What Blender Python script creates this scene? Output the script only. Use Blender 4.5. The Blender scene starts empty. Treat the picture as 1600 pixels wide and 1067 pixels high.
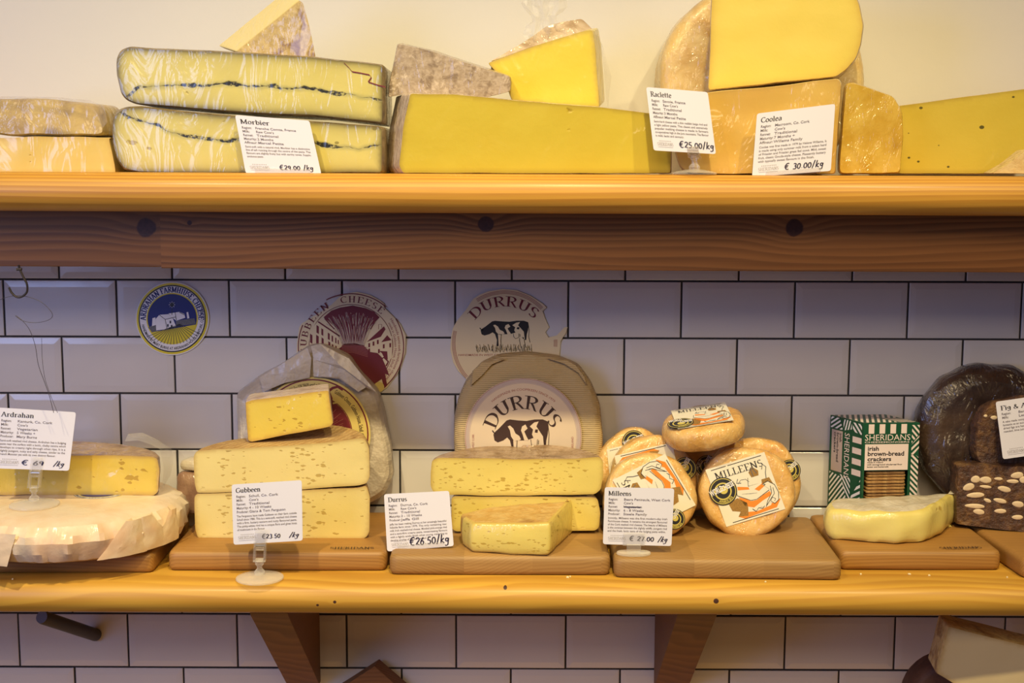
import bpy, bmesh, math, random
from mathutils import Vector, Matrix, noise
from mathutils.geometry import delaunay_2d_cdt
random.seed(7)
C = bpy.context.scene.collection
PI = math.pi

# ------------------------------------------------------------------ camera
F_PX, CAM_D, EYE = 2100.0, 1.80433, 0.4855
MT = Matrix(((0.99998569, 0.00310421, -0.00435601), (-0.00253288, 0.99208694, 0.12552726), (0.0047112, -0.12551443, 0.99208061)))
def w_dir(x, y, z):
    d = MT @ Vector((x, y, z)); return Vector((d.x, d.z, -d.y))
CAMP = Vector((0, -CAM_D, EYE))
cam = bpy.data.cameras.new('camera'); cam.sensor_width = 36; cam.lens = F_PX * 36 / 1600; cam.clip_start = .01
camo = bpy.data.objects.new('camera', cam); C.objects.link(camo)
X_, Y_, Z_ = w_dir(1, 0, 0), w_dir(0, -1, 0), w_dir(0, 0, -1)
camo.matrix_world = Matrix(((X_.x, Y_.x, Z_.x, CAMP.x), (X_.y, Y_.y, Z_.y, CAMP.y), (X_.z, Y_.z, Z_.z, CAMP.z), (0, 0, 0, 1)))
bpy.context.scene.camera = camo
# ------------------------------------------------------------------ world, lights, exposure
vs = bpy.context.scene.view_settings
vs.view_transform = 'Standard'; vs.look = 'None'; vs.gamma = 1; vs.use_curve_mapping = False
vs.exposure = 0.08
wd = bpy.data.worlds.new('world'); bpy.context.scene.world = wd; wd.use_nodes = True
wd.node_tree.nodes['Background'].inputs[0].default_value = (0.66, 0.55, 0.55, 1)
wd.node_tree.nodes['Background'].inputs[1].default_value = 0.075
def area(name, loc, target, sx, sy, col, power):
    l = bpy.data.lights.new(name, 'AREA'); l.shape = 'RECTANGLE'; l.size = sx; l.size_y = sy; l.color = col; l.energy = power
    o = bpy.data.objects.new(name, l); C.objects.link(o); o.location = loc
    o.rotation_euler = (Vector(target) - Vector(loc)).to_track_quat('-Z', 'Y').to_euler(); return o
def spot(name, loc, target, col, power, rad, ang, blend=.6):
    l = bpy.data.lights.new(name, 'SPOT'); l.color = col; l.energy = power; l.shadow_soft_size = rad; l.spot_size = math.radians(ang); l.spot_blend = blend
    o = bpy.data.objects.new(name, l); C.objects.link(o); o.location = loc
    o.rotation_euler = (Vector(target) - Vector(loc)).to_track_quat('-Z', 'Y').to_euler(); return o
WARM = (1.0, 0.82, 0.44)
spot('ceiling_spot_light', (-0.80, -1.50, 2.04), (-0.42, -0.15, -0.08), WARM, 118, .04, 50, 1.0)
spot('ceiling_spot_light', (0.15, -1.50, 2.04), (0.02, -0.15, -0.08), WARM, 118, .04, 50, 1.0)
spot('ceiling_spot_light', (0.95, -1.50, 2.04), (0.5, -0.15, -0.06), WARM, 84, .04, 50, 1.0)
area('window_daylight', (-1.45, -1.8, 0.70), (0, 0, 0.15), .7, .9, (0.38, 0.50, 1.0), 14)
area('shop_ceiling_light', (0.0, -3.0, 1.9), (0, 0, 0.15), 1.8, 1.0, (1.0, 0.74, 0.42), 36)

# ------------------------------------------------------------------ photo pixel -> place
def at(px, py, Y):
    d = w_dir(px - 800, py - 533.5, F_PX); return CAMP + d * ((Y + CAM_D) / d.y)
def on(px, py, z):
    d = w_dir(px - 800, py - 533.5, F_PX); return CAMP + d * ((z - EYE) / d.z)
class Pl:
    """a plane standing at p0; yaw turns it about the vertical, lean tips its top back"""
    def __init__(s, p0, yaw=0, lean=0):
        s.p0 = Vector(p0); a, b = math.radians(yaw), math.radians(lean)
        s.u = Vector((math.cos(a), math.sin(a), 0)); back = Vector((-math.sin(a), math.cos(a), 0))
        s.v = Vector((0, 0, 1)) * math.cos(b) + back * math.sin(b); s.n = -s.u.cross(s.v)
        if s.n.y < 0: s.n = -s.n          # n points away from the viewer, into the thing
    def __call__(s, px, py, h=0):
        d = w_dir(px - 800, py - 533.5, F_PX); return CAMP + d * ((s.p0 - CAMP).dot(s.n) / d.dot(s.n)) - s.n * h
    def uv(s, p): q = p - s.p0; return (q.dot(s.u), q.dot(s.v))

# ------------------------------------------------------------------ materials
class NT:
    def __init__(s, name):
        s.m = bpy.data.materials.new(name); s.m.use_nodes = True; s.t = s.m.node_tree; s.b = s.t.nodes['Principled BSDF']
        s.co = s.n('ShaderNodeTexCoord').outputs['Object']
    def n(s, t, **k):
        x = s.t.nodes.new(t)
        for a, b in k.items(): setattr(x, a, b)
        return x
    def l(s, a, b): s.t.links.new(a, b)
    def put(s, sock, v):
        if hasattr(v, 'links') or hasattr(v, 'is_linked'): s.l(v, sock)
        else:
            if isinstance(v, (tuple, list)) and len(v) == 3 and sock.type == 'RGBA': v = (*v, 1)
            sock.default_value = v
    def math(s, op, a, b=0.0, c=None, clamp=False):
        x = s.n('ShaderNodeMath', operation=op, use_clamp=clamp); s.put(x.inputs[0], a); s.put(x.inputs[1], b)
        if c is not None: s.put(x.inputs[2], c)
        return x.outputs[0]
    def map(s, scale=(1, 1, 1), rot=(0, 0, 0), loc=(0, 0, 0), v=None):
        x = s.n('ShaderNodeMapping'); s.l(v or s.co, x.inputs[0]); x.inputs['Scale'].default_value = scale; x.inputs['Rotation'].default_value = rot; x.inputs['Location'].default_value = loc; return x.outputs[0]
    def noise(s, scale, v=None, detail=3, rough=.55, dist=0):
        x = s.n('ShaderNodeTexNoise'); s.l(v or s.co, x.inputs['Vector']); x.inputs['Scale'].default_value = scale; x.inputs['Detail'].default_value = detail
        x.inputs['Roughness'].default_value = rough; x.inputs['Distortion'].default_value = dist; return x.outputs['Fac']
    def vor(s, scale, v=None, feature='F1', rnd=1.0):
        x = s.n('ShaderNodeTexVoronoi', feature=feature); s.l(v or s.co, x.inputs['Vector']); x.inputs['Scale'].default_value = scale; x.inputs['Randomness'].default_value = rnd; return x
    def step(s, v, a, b, lo=0.0, hi=1.0):
        x = s.n('ShaderNodeMapRange', interpolation_type='SMOOTHSTEP'); s.put(x.inputs[0], v); x.inputs[1].default_value = a; x.inputs[2].default_value = b
        x.inputs[3].default_value = lo; x.inputs[4].default_value = hi; return x.outputs[0]
    def mix(s, f, a, b, mode='MIX'):
        x = s.n('ShaderNodeMix', data_type='RGBA', blend_type=mode); s.put(x.inputs[0], f); s.put(x.inputs[6], a); s.put(x.inputs[7], b); return x.outputs[2]
    def bump(s, h, strength, dist, normal=None):
        x = s.n('ShaderNodeBump'); x.inputs['Strength'].default_value = strength; x.inputs['Distance'].default_value = dist; s.put(x.inputs['Height'], h)
        if normal is not None: s.l(normal, x.inputs['Normal'])
        return x.outputs[0]
    def attr(s, name): return s.n('ShaderNodeAttribute', attribute_name=name).outputs['Fac']
    def set(s, **k):
        for a, b in k.items(): s.put(s.b.inputs[a.replace('_', ' ')], b)
        return s.m
    def film(s, amt=1.0, wr=.8, scale=30, stretch=(1, 1, .45), rot=(.3, .5, .7)):
        """tight cling film: a clear glossy layer whose creases catch the lamps"""
        v = s.map(stretch, rot)
        w = s.noise(scale, v, 3, .5, 1.2); r = s.math('ABSOLUTE', s.math('SUBTRACT', w, .5)); r = s.math('MULTIPLY', r, -1)
        big = s.noise(scale * .25, None, 2, .5, .5)
        h = s.math('ADD', r, s.math('MULTIPLY', big, .8))
        s.l(s.bump(h, 1.0, .009 * wr), s.b.inputs['Coat Normal'])
        s.b.inputs['Coat Weight'].default_value = amt; s.b.inputs['Coat Roughness'].default_value = .17; s.b.inputs['Coat IOR'].default_value = 1.5
        return h

def plain(name, col, rough=.5, var=0.08, scale=40, bump=0, coat=0, metallic=0):
    t = NT(name); nz = t.noise(scale); c = t.mix(nz, tuple(x * (1 - var) for x in col), tuple(min(1, x * (1 + var)) for x in col))
    t.set(Base_Color=c, Roughness=rough, Metallic=metallic)
    if bump: t.l(t.bump(nz, bump, .002), t.b.inputs['Normal'])
    if coat: t.b.inputs['Coat Weight'].default_value = coat; t.b.inputs['Coat Roughness'].default_value = .15
    return t.m

def wood(name, light, dark, fz=70, amp=2.2, xs=1.3, knots=(), rough=.45, coat=0.0, rings=1.0, yk=.6, fibre=.25, seed=0, stav=None, bump=.25):
    t = NT(name); sp = t.n('ShaderNodeSeparateXYZ'); t.l(t.co, sp.inputs[0]); x, y, z = sp.outputs
    f = t.math('MULTIPLY', t.math('ADD', z, t.math('MULTIPLY', y, yk)), fz)
    f = t.math('ADD', f, t.math('MULTIPLY', t.noise(1.0, t.map((xs, 4, 9), loc=(seed, seed * .7, seed * .3)), 2, .5), amp * 2))
    km = None
    if stav:   # glued staves: each shifts the grain and the tone
        cell = t.math('FLOOR', t.math('MULTIPLY', t.math('ADD', x, seed), 1 / stav))
        wn = t.n('ShaderNodeTexWhiteNoise', noise_dimensions='1D'); t.l(cell, wn.inputs['W']); st = wn.outputs['Value']
        f = t.math('ADD', f, t.math('MULTIPLY', st, 37.0)); f = t.math('ADD', f, t.math('MULTIPLY', x, t.math('MULTIPLY', t.math('SUBTRACT', st, .5), fz * .8)))
    for kx, kz, r in knots:
        dx = t.math('MULTIPLY', t.math('SUBTRACT', x, kx), .55); dz = t.math('SUBTRACT', z, kz)
        d2 = t.math('ADD', t.math('MULTIPLY', dx, dx), t.math('MULTIPLY', dz, dz))
        g = t.math('EXPONENT', t.math('DIVIDE', d2, -(r * 1.9) ** 2)); f = t.math('ADD', f, t.math('MULTIPLY', g, fz * r * 1.3))
        d = t.math('SQRT', t.math('ADD', t.math('MULTIPLY', t.math('MULTIPLY', dx, 1.75), t.math('MULTIPLY', dx, 1.75)), t.math('MULTIPLY', dz, dz)))
        d = t.math('ADD', d, t.math('MULTIPLY', t.math('SUBTRACT', t.noise(120), .5), r * .35))
        k = t.step(d, r * .85, r * 1.05, 1, 0); km = k if km is None else t.math('MAXIMUM', km, k)
    band = t.math('FRACT', f); band = t.math('MULTIPLY', t.step(band, 0, .75), t.step(band, .82, 1.0, 1, 0))
    band = t.math('MULTIPLY', band, t.step(t.noise(2.5, t.map((1, 3, 10), loc=(4, seed, 0))), .25, .75, .35, 1))
    fib = t.noise(1.0, t.map((9, 300, 420)), 3, .7)
    k = t.math('ADD', t.math('MULTIPLY', band, rings), t.math('MULTIPLY', t.math('SUBTRACT', fib, .5), fibre * 2), clamp=True)
    c = t.mix(k, light, dark)
    if stav: c = t.mix(t.math('MULTIPLY', st, .35), c, tuple(a * .62 for a in dark))
    c = t.mix(t.math('MULTIPLY', t.step(t.noise(3, t.map((1, 1, 3))), .35, .7), .25), c, tuple(a * .8 for a in dark))
    if km is not None: c = t.mix(km, c, t.mix(t.noise(260), (.035, .013, .008), (.10, .035, .02)))
    t.set(Base_Color=c, Roughness=rough)
    t.l(t.bump(k, bump, .0006), t.b.inputs['Normal'])
    t.b.inputs['Coat Weight'].default_value = coat; t.b.inputs['Coat Roughness'].default_value = .22
    return t.m

def paste(name, col, deep, rimcol, holes=0.0, hs=110, zs=2.6, film=0.0, wr=.6, rough=.42, fleck=0, ash=False, seed=0, sss=.08, rimw=.8, mott=.25, fscale=30):
    """cut cheese: paler heart, a deeper tone under the rind, eyes and slits, optional ash line"""
    t = NT(name); a = t.attr('rim')
    c = t.mix(t.math('MULTIPLY', t.noise(14, t.map(loc=(seed, seed, seed)), 3), mott * 2), col, deep)
    h = t.noise(60, None, 4, .6)
    if holes:
        v = t.map((1, 1, zs), (0, 0, 0), (seed * .37, seed, seed * .11)); wv = t.n('ShaderNodeVectorMath', operation='ADD'); t.l(v, wv.inputs[0])
        nn = t.n('ShaderNodeTexNoise'); t.l(t.co, nn.inputs['Vector']); nn.inputs['Scale'].default_value = 160
        sc = t.n('ShaderNodeVectorMath', operation='SCALE'); t.l(nn.outputs['Color'], sc.inputs[0]); sc.inputs['Scale'].default_value = .006; t.l(sc.outputs[0], wv.inputs[1])
        vo = t.vor(hs, wv.outputs[0]); spc = t.n('ShaderNodeSeparateColor'); t.l(vo.outputs['Color'], spc.inputs[0])
        size = t.math('MULTIPLY', t.math('POWER', spc.outputs[0], 5.0), holes * .8)
        size = t.math('MULTIPLY', size, t.step(t.noise(22, t.map(loc=(seed * 2, 0, 1))), .38, .6, .15, 1.15))
        m = t.step(t.math('SUBTRACT', size, vo.outputs['Distance']), 0.0, .10)
        m = t.math('MULTIPLY', m, t.step(a, .25, .6, 1, 0))
        c = t.mix(t.math('MULTIPLY', m, .75), c, tuple(x * y for x, y in zip(deep, (.62, .52, .35)))); h = t.math('SUBTRACT', h, t.math('MULTIPLY', m, 2.5))
    if fleck:
        vo = t.vor(85, t.map((1, 1, 1.3), loc=(seed, 3, 1))); spc = t.n('ShaderNodeSeparateColor'); t.l(vo.outputs['Color'], spc.inputs[0])
        m = t.step(t.math('SUBTRACT', t.math('MULTIPLY', t.math('POWER', spc.outputs[0], 4), fleck), vo.outputs['Distance']), 0, .06)
        c = t.mix(m, c, (.10, .085, .01))
    if ash:
        s = t.attr('ash'); nv = t.math('MULTIPLY', t.math('SUBTRACT', t.noise(45, None, 3), .5), .010); d = t.math('ABSOLUTE', t.math('ADD', s, nv))
        sp = t.noise(210, None, 2, .6); w = t.step(t.noise(55, t.map(loc=(9, 2, 4)), 2), .38, .70, .0002, .0030)
        line = t.step(t.math('SUBTRACT', w, d), -.0006, .0009); line = t.math('MULTIPLY', line, t.step(sp, .33, .55))
        halo = t.step(d, 0, .0055, .45, 0); c = t.mix(halo, c, (.20, .21, .10)); c = t.mix(line, c, (.016, .016, .013)); h = t.math('SUBTRACT', h, line)
        bl = t.vor(48, t.map((1, 1, 1.6), loc=(2, 5, seed))); spc = t.n('ShaderNodeSeparateColor'); t.l(bl.outputs['Color'], spc.inputs[0])
        bm = t.step(t.math('SUBTRACT', t.math('MULTIPLY', t.math('POWER', spc.outputs[1], 6), .26), bl.outputs['Distance']), 0, .04); c = t.mix(t.math('MULTIPLY', bm, .75), c, (.20, .16, .02))
    rm = t.math('MULTIPLY', t.math('POWER', a, 1.3), rimw); c = t.mix(rm, c, rimcol)
    t.set(Base_Color=c, Roughness=rough); t.b.inputs['Subsurface Weight'].default_value = sss; t.b.inputs['Subsurface Radius'].default_value = (.006, .004, .0015)
    t.b.inputs['Specular IOR Level'].default_value = .4
    t.l(t.bump(h, .35, .0012), t.b.inputs['Normal'])
    if film: t.film(film, wr, fscale)
    return t.m

def rind(name, cols, scale=38, film=0.0, wr=.8, rough=.7, bump=.8, bd=.003, grid=0, seed=0, sss=0.0, fscale=34):
    t = NT(name); v = t.map(loc=(seed, seed * .3, 0)); a = t.noise(scale, v, 5, .62); b = t.noise(scale * .35, v, 3, .6, .6)
    c = t.mix(t.step(a, .35, .65), cols[0], cols[1]); c = t.mix(t.step(b, .5, .68), c, cols[2]); h = t.math('ADD', a, t.math('MULTIPLY', b, .5))
    if grid:   # print of the draining mat
        sp = t.n('ShaderNodeSeparateXYZ'); t.l(t.map((1, 1, 1), (0, 0, .45)), sp.inputs[0])
        g = t.math('MULTIPLY', t.math('ABSOLUTE', t.math('SINE', t.math('MULTIPLY', sp.outputs[0], grid))), t.math('ABSOLUTE', t.math('SINE', t.math('MULTIPLY', sp.outputs[1], grid * 1.1))))
        g = t.step(g, .15, .55); c = t.mix(t.math('MULTIPLY', g, .55), c, cols[2]); h = t.math('SUBTRACT', h, t.math('MULTIPLY', g, .4))
    t.set(Base_Color=c, Roughness=rough); t.b.inputs['Subsurface Weight'].default_value = sss; t.b.inputs['Subsurface Radius'].default_value = (.006, .004, .002)
    t.l(t.bump(h, bump, bd), t.b.inputs['Normal'])
    if film: t.film(film, wr, fscale)
    return t.m

def clear_plastic(name, rough=.06):
    t = NT(name); tr = t.n('ShaderNodeBsdfTransparent'); mx = t.n('ShaderNodeMixShader'); t.set(Base_Color=(.80, .77, .72), Roughness=rough)
    t.b.inputs['Specular IOR Level'].default_value = 1.0; fr = t.n('ShaderNodeLayerWeight'); fr.inputs[0].default_value = .4
    t.l(t.math('ADD', t.math('MULTIPLY', fr.outputs['Facing'], .55), .10, clamp=True), mx.inputs[0]); t.l(tr.outputs[0], mx.inputs[1]); t.l(t.b.outputs[0], mx.inputs[2]); t.l(mx.outputs[0], t.t.nodes['Material Output'].inputs[0])
    return t.m
def film_sheet(name, op=.16):
    t = NT(name); tr = t.n('ShaderNodeBsdfTransparent'); mx = t.n('ShaderNodeMixShader')
    w = t.noise(60, t.map((1, 1, .3)), 4, .6, 1.0); nb = t.bump(w, 1.0, .006); t.l(nb, t.b.inputs['Normal'])
    t.set(Base_Color=(.9, .88, .86), Roughness=.14); t.b.inputs['Specular IOR Level'].default_value = .8
    fr = t.n('ShaderNodeLayerWeight'); fr.inputs[0].default_value = .35; t.l(nb, fr.inputs['Normal'])
    t.l(t.math('ADD', t.math('MULTIPLY', fr.outputs['Facing'], .28), op * .8, clamp=True), mx.inputs[0]); t.l(tr.outputs[0], mx.inputs[1]); t.l(t.b.outputs[0], mx.inputs[2])
    t.l(mx.outputs[0], t.t.nodes['Material Output'].inputs[0]); return t.m

M = {}
t = NT('white_glazed_tile'); nz = t.noise(9, None, 2); t.set(Base_Color=t.mix(nz, (.60, .585, .60), (.68, .665, .67)), Roughness=t.math('ADD', t.math('MULTIPLY', t.noise(25, None, 4), .10), .11))
t.l(t.bump(t.noise(16, None, 2), .12, .004), t.b.inputs['Normal']); M['tile'] = t.m
M['grout'] = plain('dark_grout', (.035, .032, .034), .9, .3, 300, .4)
t = NT('cream_plaster'); c = t.mix(t.noise(2.2), (.76, .75, .70), (.80, .79, .74)); vo = t.vor(7, t.map(loc=(.31, .2, .17)))
c = t.mix(t.step(vo.outputs['Distance'], .012, .022, .5, 0), c, (.45, .33, .10)); t.set(Base_Color=c, Roughness=.75)
t.l(t.bump(t.noise(60, None, 4), .15, .002), t.b.inputs['Normal']); M['plaster'] = t.m
M['pine_up'] = wood('varnished_pine_upper', (.66, .34, .045), (.40, .165, .018), 150, 2.6, .8, rough=.5, coat=.12, rings=.8, bump=.2, seed=2.2)
M['pine_lo'] = wood('varnished_pine_lower', (.66, .37, .05), (.44, .20, .02), 62, 4.6, 1.5, knots=((-.236, -.024, .0016), (-.2155, -.020, .0020), (.235, -.017, .0032), (-.014, -.004, .0022)), rough=.5, coat=.12, rings=.8, seed=5.1, bump=.15)
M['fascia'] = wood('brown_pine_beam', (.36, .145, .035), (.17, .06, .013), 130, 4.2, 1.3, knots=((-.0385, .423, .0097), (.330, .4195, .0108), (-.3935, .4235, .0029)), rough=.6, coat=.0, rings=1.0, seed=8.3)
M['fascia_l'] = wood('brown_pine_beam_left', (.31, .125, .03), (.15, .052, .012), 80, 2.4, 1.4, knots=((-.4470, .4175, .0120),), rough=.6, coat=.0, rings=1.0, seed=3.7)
M['bracket'] = wood('brown_bracket_wood', (.20, .09, .035), (.09, .036, .013), 160, 3.0, 6, rough=.6, rings=.7, seed=1.3, yk=1.0)
M['board'] = wood('oiled_beech_board', (.44, .225, .055), (.25, .115, .025), 230, 3.5, 2.2, rough=.5, rings=.6, seed=4.4, fibre=.55, bump=.06, yk=1.3)
M['board_end'] = wood('oiled_beech_end_grain', (.45, .26, .085), (.25, .125, .035), 260, 5.0, 6, rough=.55, rings=.75, seed=6.6, fibre=.45, stav=.083, bump=.06)
M['board_dark'] = wood('dark_walnut_board', (.16, .08, .04), (.10, .045, .02), 120, 2.0, 3, rough=.6, rings=.5)
M['card'] = plain('white_card', (.72, .71, .80), .42, .015, 8)
M['cardedge'] = plain('card_edge', (.7, .68, .7), .6)
M['ink'] = plain('black_ink', (.022, .02, .03), .5, .1)
M['inkgrey'] = plain('grey_ink', (.17, .15, .19), .6, .1)
M['inklight'] = plain('pale_grey_ink', (.33, .31, .33), .6, .1)
M['pen'] = plain('marker_ink', (.02, .015, .05), .35, .1)
M['plastic'] = clear_plastic('clear_plastic')
M['steel'] = plain('dull_steel', (.42, .38, .33), .3, .1, metallic=1)
M['iron'] = plain('dark_iron', (.06, .05, .045), .4, .2, metallic=.7)
M['wire'] = plain('thin_dark_wire', (.05, .04, .05), .5)
M['peg'] = plain('dark_grey_painted_rod', (.040, .036, .040), .5, .15, 60)
M['pegend'] = plain('cut_rod_end', (.16, .17, .22), .5, .1, 60)
M['film'] = film_sheet('loose_cling_film', .08)
M['film2'] = film_sheet('bunched_cling_film', .10)
M['navy'] = plain('navy_print', (.012, .014, .16), .35, .2)
M['yel'] = plain('yellow_print', (.72, .60, .02), .4, .05)
M['white'] = plain('white_print', (.80, .79, .82), .4, .03)
M['black'] = plain('black_print', (.015, .015, .02), .4, .1)
M['grey'] = plain('grey_print', (.12, .12, .13), .5, .5, 700)
M['cream'] = plain('cream_paper', (.76, .64, .40), .6, .04, 20)
M['cream2'] = plain('pinkish_cream_paper', (.66, .53, .38), .6, .04, 20)
M['dred'] = plain('dark_red_print', (.16, .012, .022), .5, .15)
M['mred'] = plain('faded_red_print', (.36, .12, .10), .5, .1)
M['brown'] = plain('dark_brown_print', (.045, .02, .015), .5, .15)
M['lilac'] = plain('pale_mauve_print', (.48, .38, .34), .6, .04)
M['ylab'] = plain('straw_yellow_paper', (.66, .52, .16), .55, .05, 20)
M['orange'] = plain('orange_print', (.80, .24, .02), .45, .06)
M['olive'] = plain('brown_dotted_print', (.30, .16, .03), .5, .8, 900)
M['gold'] = plain('pale_gold_print', (.60, .50, .12), .35, .1)
M['green'] = plain('dark_green_carton', (.008, .075, .035), .4, .05)
M['pink'] = plain('pale_pink_carton', (.78, .66, .62), .45, .03)
M['cream_label'] = plain('cream_label', (.80, .75, .60), .3, .03, coat=.8)
M['cracker'] = rind('brown_cracker', ((.42, .24, .08), (.30, .15, .05), (.5, .32, .12)), 260, rough=.8, bump=.6, bd=.001)

# ------------------------------------------------------------------ mesh helpers
class MB:
    def __init__(s): s.v, s.f, s.m, s.at = [], [], [], {}
    def add(s, p, **a):
        s.v.append(Vector(p)); i = len(s.v) - 1
        for k, x in a.items(): s.at.setdefault(k, {})[i] = x
        return i
    def face(s, idx, mi=0):
        if len(set(idx)) >= 3: s.f.append(tuple(idx)); s.m.append(mi)
    def grid(s, rows, mi=0, closed=False, mf=None):
        for a, b in zip(rows[:-1], rows[1:]):
            n = len(a)
            for i in range(n if closed else n - 1):
                j = (i + 1) % n; q = (a[i], a[j], b[j], b[i]); s.face(q, mf(q, i) if mf else mi)
    def box(s, a, b, mi=0, rot=None, c=None):
        ps = [Vector((x, y, z)) for x in (a[0], b[0]) for y in (a[1], b[1]) for z in (a[2], b[2])]
        if rot is not None: cc = Vector(c) if c else (Vector(a) + Vector(b)) / 2; ps = [rot @ (p - cc) + cc for p in ps]
        i = [s.add(p) for p in ps]
        for q in ((0, 1, 3, 2), (4, 6, 7, 5), (0, 4, 5, 1), (2, 3, 7, 6), (0, 2, 6, 4), (1, 5, 7, 3)): s.face([i[k] for k in q], mi)
    def tube(s, pts, r, n=8, mi=0, cap=True):
        pts = [Vector(p) for p in pts]; rows = []; up = None
        for k, p in enumerate(pts):
            d = (pts[min(k + 1, len(pts) - 1)] - pts[max(k - 1, 0)]).normalized()
            if up is None: up = Vector((0, 0, 1)) if abs(d.z) < .9 else Vector((1, 0, 0))
            a = d.cross(up).normalized(); b = a.cross(d).normalized(); up = b; rr = r[k] if isinstance(r, (list, tuple)) else r
            rows.append([s.add(p + (a * math.cos(2 * PI * i / n) + b * math.sin(2 * PI * i / n)) * rr) for i in range(n)])
        s.grid(rows, mi, True)
        if cap: s.face(rows[0][::-1], mi); s.face(rows[-1], mi)
    def lathe(s, c, prof, n=40, mi=0, axis=None, a0=0, a1=2 * PI):
        R = axis.to_matrix() if axis is not None else Matrix.Identity(3); c = Vector(c); rows = []
        for r, z in prof:
            rows.append([s.add(c + R @ Vector((max(r, 1e-5) * math.cos(2 * PI * i / n), max(r, 1e-5) * math.sin(2 * PI * i / n), z))) for i in range(n)])
        s.grid(rows, mi, True)
    def build(s, name, mats, parent=None, base=None, smooth=35, jit=0, freq=20, weld=0):
        if jit: s.v = [p + noise.noise_vector(p * freq) * jit for p in s.v]
        me = bpy.data.meshes.new(name)
        if base is None:
            if parent is not None: base = WB[parent.name]
            else:
                xs = [p.x for p in s.v]; ys = [p.y for p in s.v]; zs = [p.z for p in s.v]
                base = Vector(((min(xs) + max(xs)) / 2, (min(ys) + max(ys)) / 2, min(zs)))
        base = Vector(base)
        me.from_pydata([p - base for p in s.v], [], s.f)
        for m in (mats if isinstance(mats, (list, tuple)) else [mats]): me.materials.append(m)
        me.polygons.foreach_set('material_index', s.m)
        for k, d in s.at.items():
            a = me.attributes.new(k, 'FLOAT', 'POINT'); a.data.foreach_set('value', [d.get(i, 0.0) for i in range(len(s.v))])
        bm = bmesh.new(); bm.from_mesh(me)
        if weld: bmesh.ops.remove_doubles(bm, verts=bm.verts, dist=weld)
        bmesh.ops.recalc_face_normals(bm, faces=bm.faces); bm.to_mesh(me); bm.free()
        if smooth: me.shade_smooth(); me.set_sharp_from_angle(angle=math.radians(smooth))
        o = bpy.data.objects.new(name, me); C.objects.link(o)
        if parent is not None: o.parent = parent; o.location = base - WB[parent.name]
        else: o.location = base
        WB[o.name] = base
        return o
WB = {}
def thing(name, loc, label, cat, group=None):
    o = bpy.data.objects.new(name, None); C.objects.link(o); o.location = loc; WB[o.name] = Vector(loc); o.empty_display_size = .02
    return tag(o, label, cat, group)
def tag(o, label, cat, group=None, kind=None):
    o['label'] = label; o['category'] = cat
    if group: o['group'] = group
    if kind: o['kind'] = kind
    return o
def struct(o): o['kind'] = 'structure'; return o

def rounded(pts, r=3.0, step=6.0):
    """closed outline with softened corners, resampled"""
    n = len(pts); out = []
    for i in range(n):
        a, b, c = Vector(pts[i - 1]), Vector(pts[i]), Vector(pts[(i + 1) % n]); la, lc = (a - b).length, (c - b).length
        d1, d2 = min(r, la * .45), min(r, lc * .45); p, q = b + (a - b) / max(la, 1e-9) * d1, b + (c - b) / max(lc, 1e-9) * d2
        for k in range(4): s = k / 3; out.append(p * (1 - s) ** 2 + b * 2 * s * (1 - s) + q * s * s)
    res = []
    for i in range(len(out)):
        a, b = out[i], out[(i + 1) % len(out)]; L = (b - a).length
        if L < 1e-7: continue
        k = max(1, int(L / step))
        for j in range(k): res.append(a.lerp(b, j / k))
    return res

def fill(mb, idx, u, v, p0, spacing, mi=0, rimd=.004, extra=None, rim=True):
    """fine triangulated cap over the closed loop idx lying (nearly) in the plane u,v"""
    P = [mb.v[i] - p0 for i in idx]; pol = [Vector((p.dot(u), p.dot(v))) for p in P]; w = u.cross(v); off = [p.dot(w) for p in P]
    mo = sum(off) / len(off); n = len(pol)
    x0, x1 = min(p.x for p in pol), max(p.x for p in pol); y0, y1 = min(p.y for p in pol), max(p.y for p in pol)
    segs = [(pol[i], pol[(i + 1) % n]) for i in range(n)]
    def dist(q):
        b = 1e9
        for a, c in segs:
            e = c - a; L = e.length_squared; t_ = 0 if L < 1e-14 else max(0, min(1, (q - a).dot(e) / L)); d = (a + e * t_ - q).length_squared
            if d < b: b = d
        return math.sqrt(b)
    def inside(q):
        r = False
        for a, c in segs:
            if (a.y > q.y) != (c.y > q.y) and q.x < (c.x - a.x) * (q.y - a.y) / (c.y - a.y) + a.x: r = not r
        return r
    pts = list(pol); ds = [0.0] * n; y = y0 + spacing * .5; k = 0
    while y < y1:
        x = x0 + spacing * (.5 if k % 2 else 0)
        while x < x1:
            q = Vector((x, y))
            if inside(q):
                d = dist(q)
                if d > spacing * .55: pts.append(q); ds.append(d)
            x += spacing
        y += spacing * .866; k += 1
    for i in range(int(n)):           # one more ring just inside the edge for the rim tone
        pass
    vo, eo, fo, ov, oe, of = delaunay_2d_cdt(pts, [(i, (i + 1) % n) for i in range(n)], [], 1, 1e-7)
    mp = []
    for i, q in enumerate(vo):
        src = [o for o in ov[i] if o < n]
        if src: mp.append(idx[src[0]])
        else:
            d = ds[ov[i][0]] if ov[i] else 0; kw = {}
            if rim: kw['rim'] = math.exp(-d / rimd)
            if extra: kw.update(extra(q.x, q.y))
            mp.append(mb.add(p0 + u * q.x + v * q.y + w * mo, **kw))
    for i in idx:
        if rim: mb.at.setdefault('rim', {})[i] = 1.0
    if extra:
        for i, q in zip(idx, pol):
            for k_, x_ in extra(q.x, q.y).items(): mb.at.setdefault(k_, {})[i] = x_
    for f in fo: mb.face([mp[i] for i in f], mi)

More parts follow.
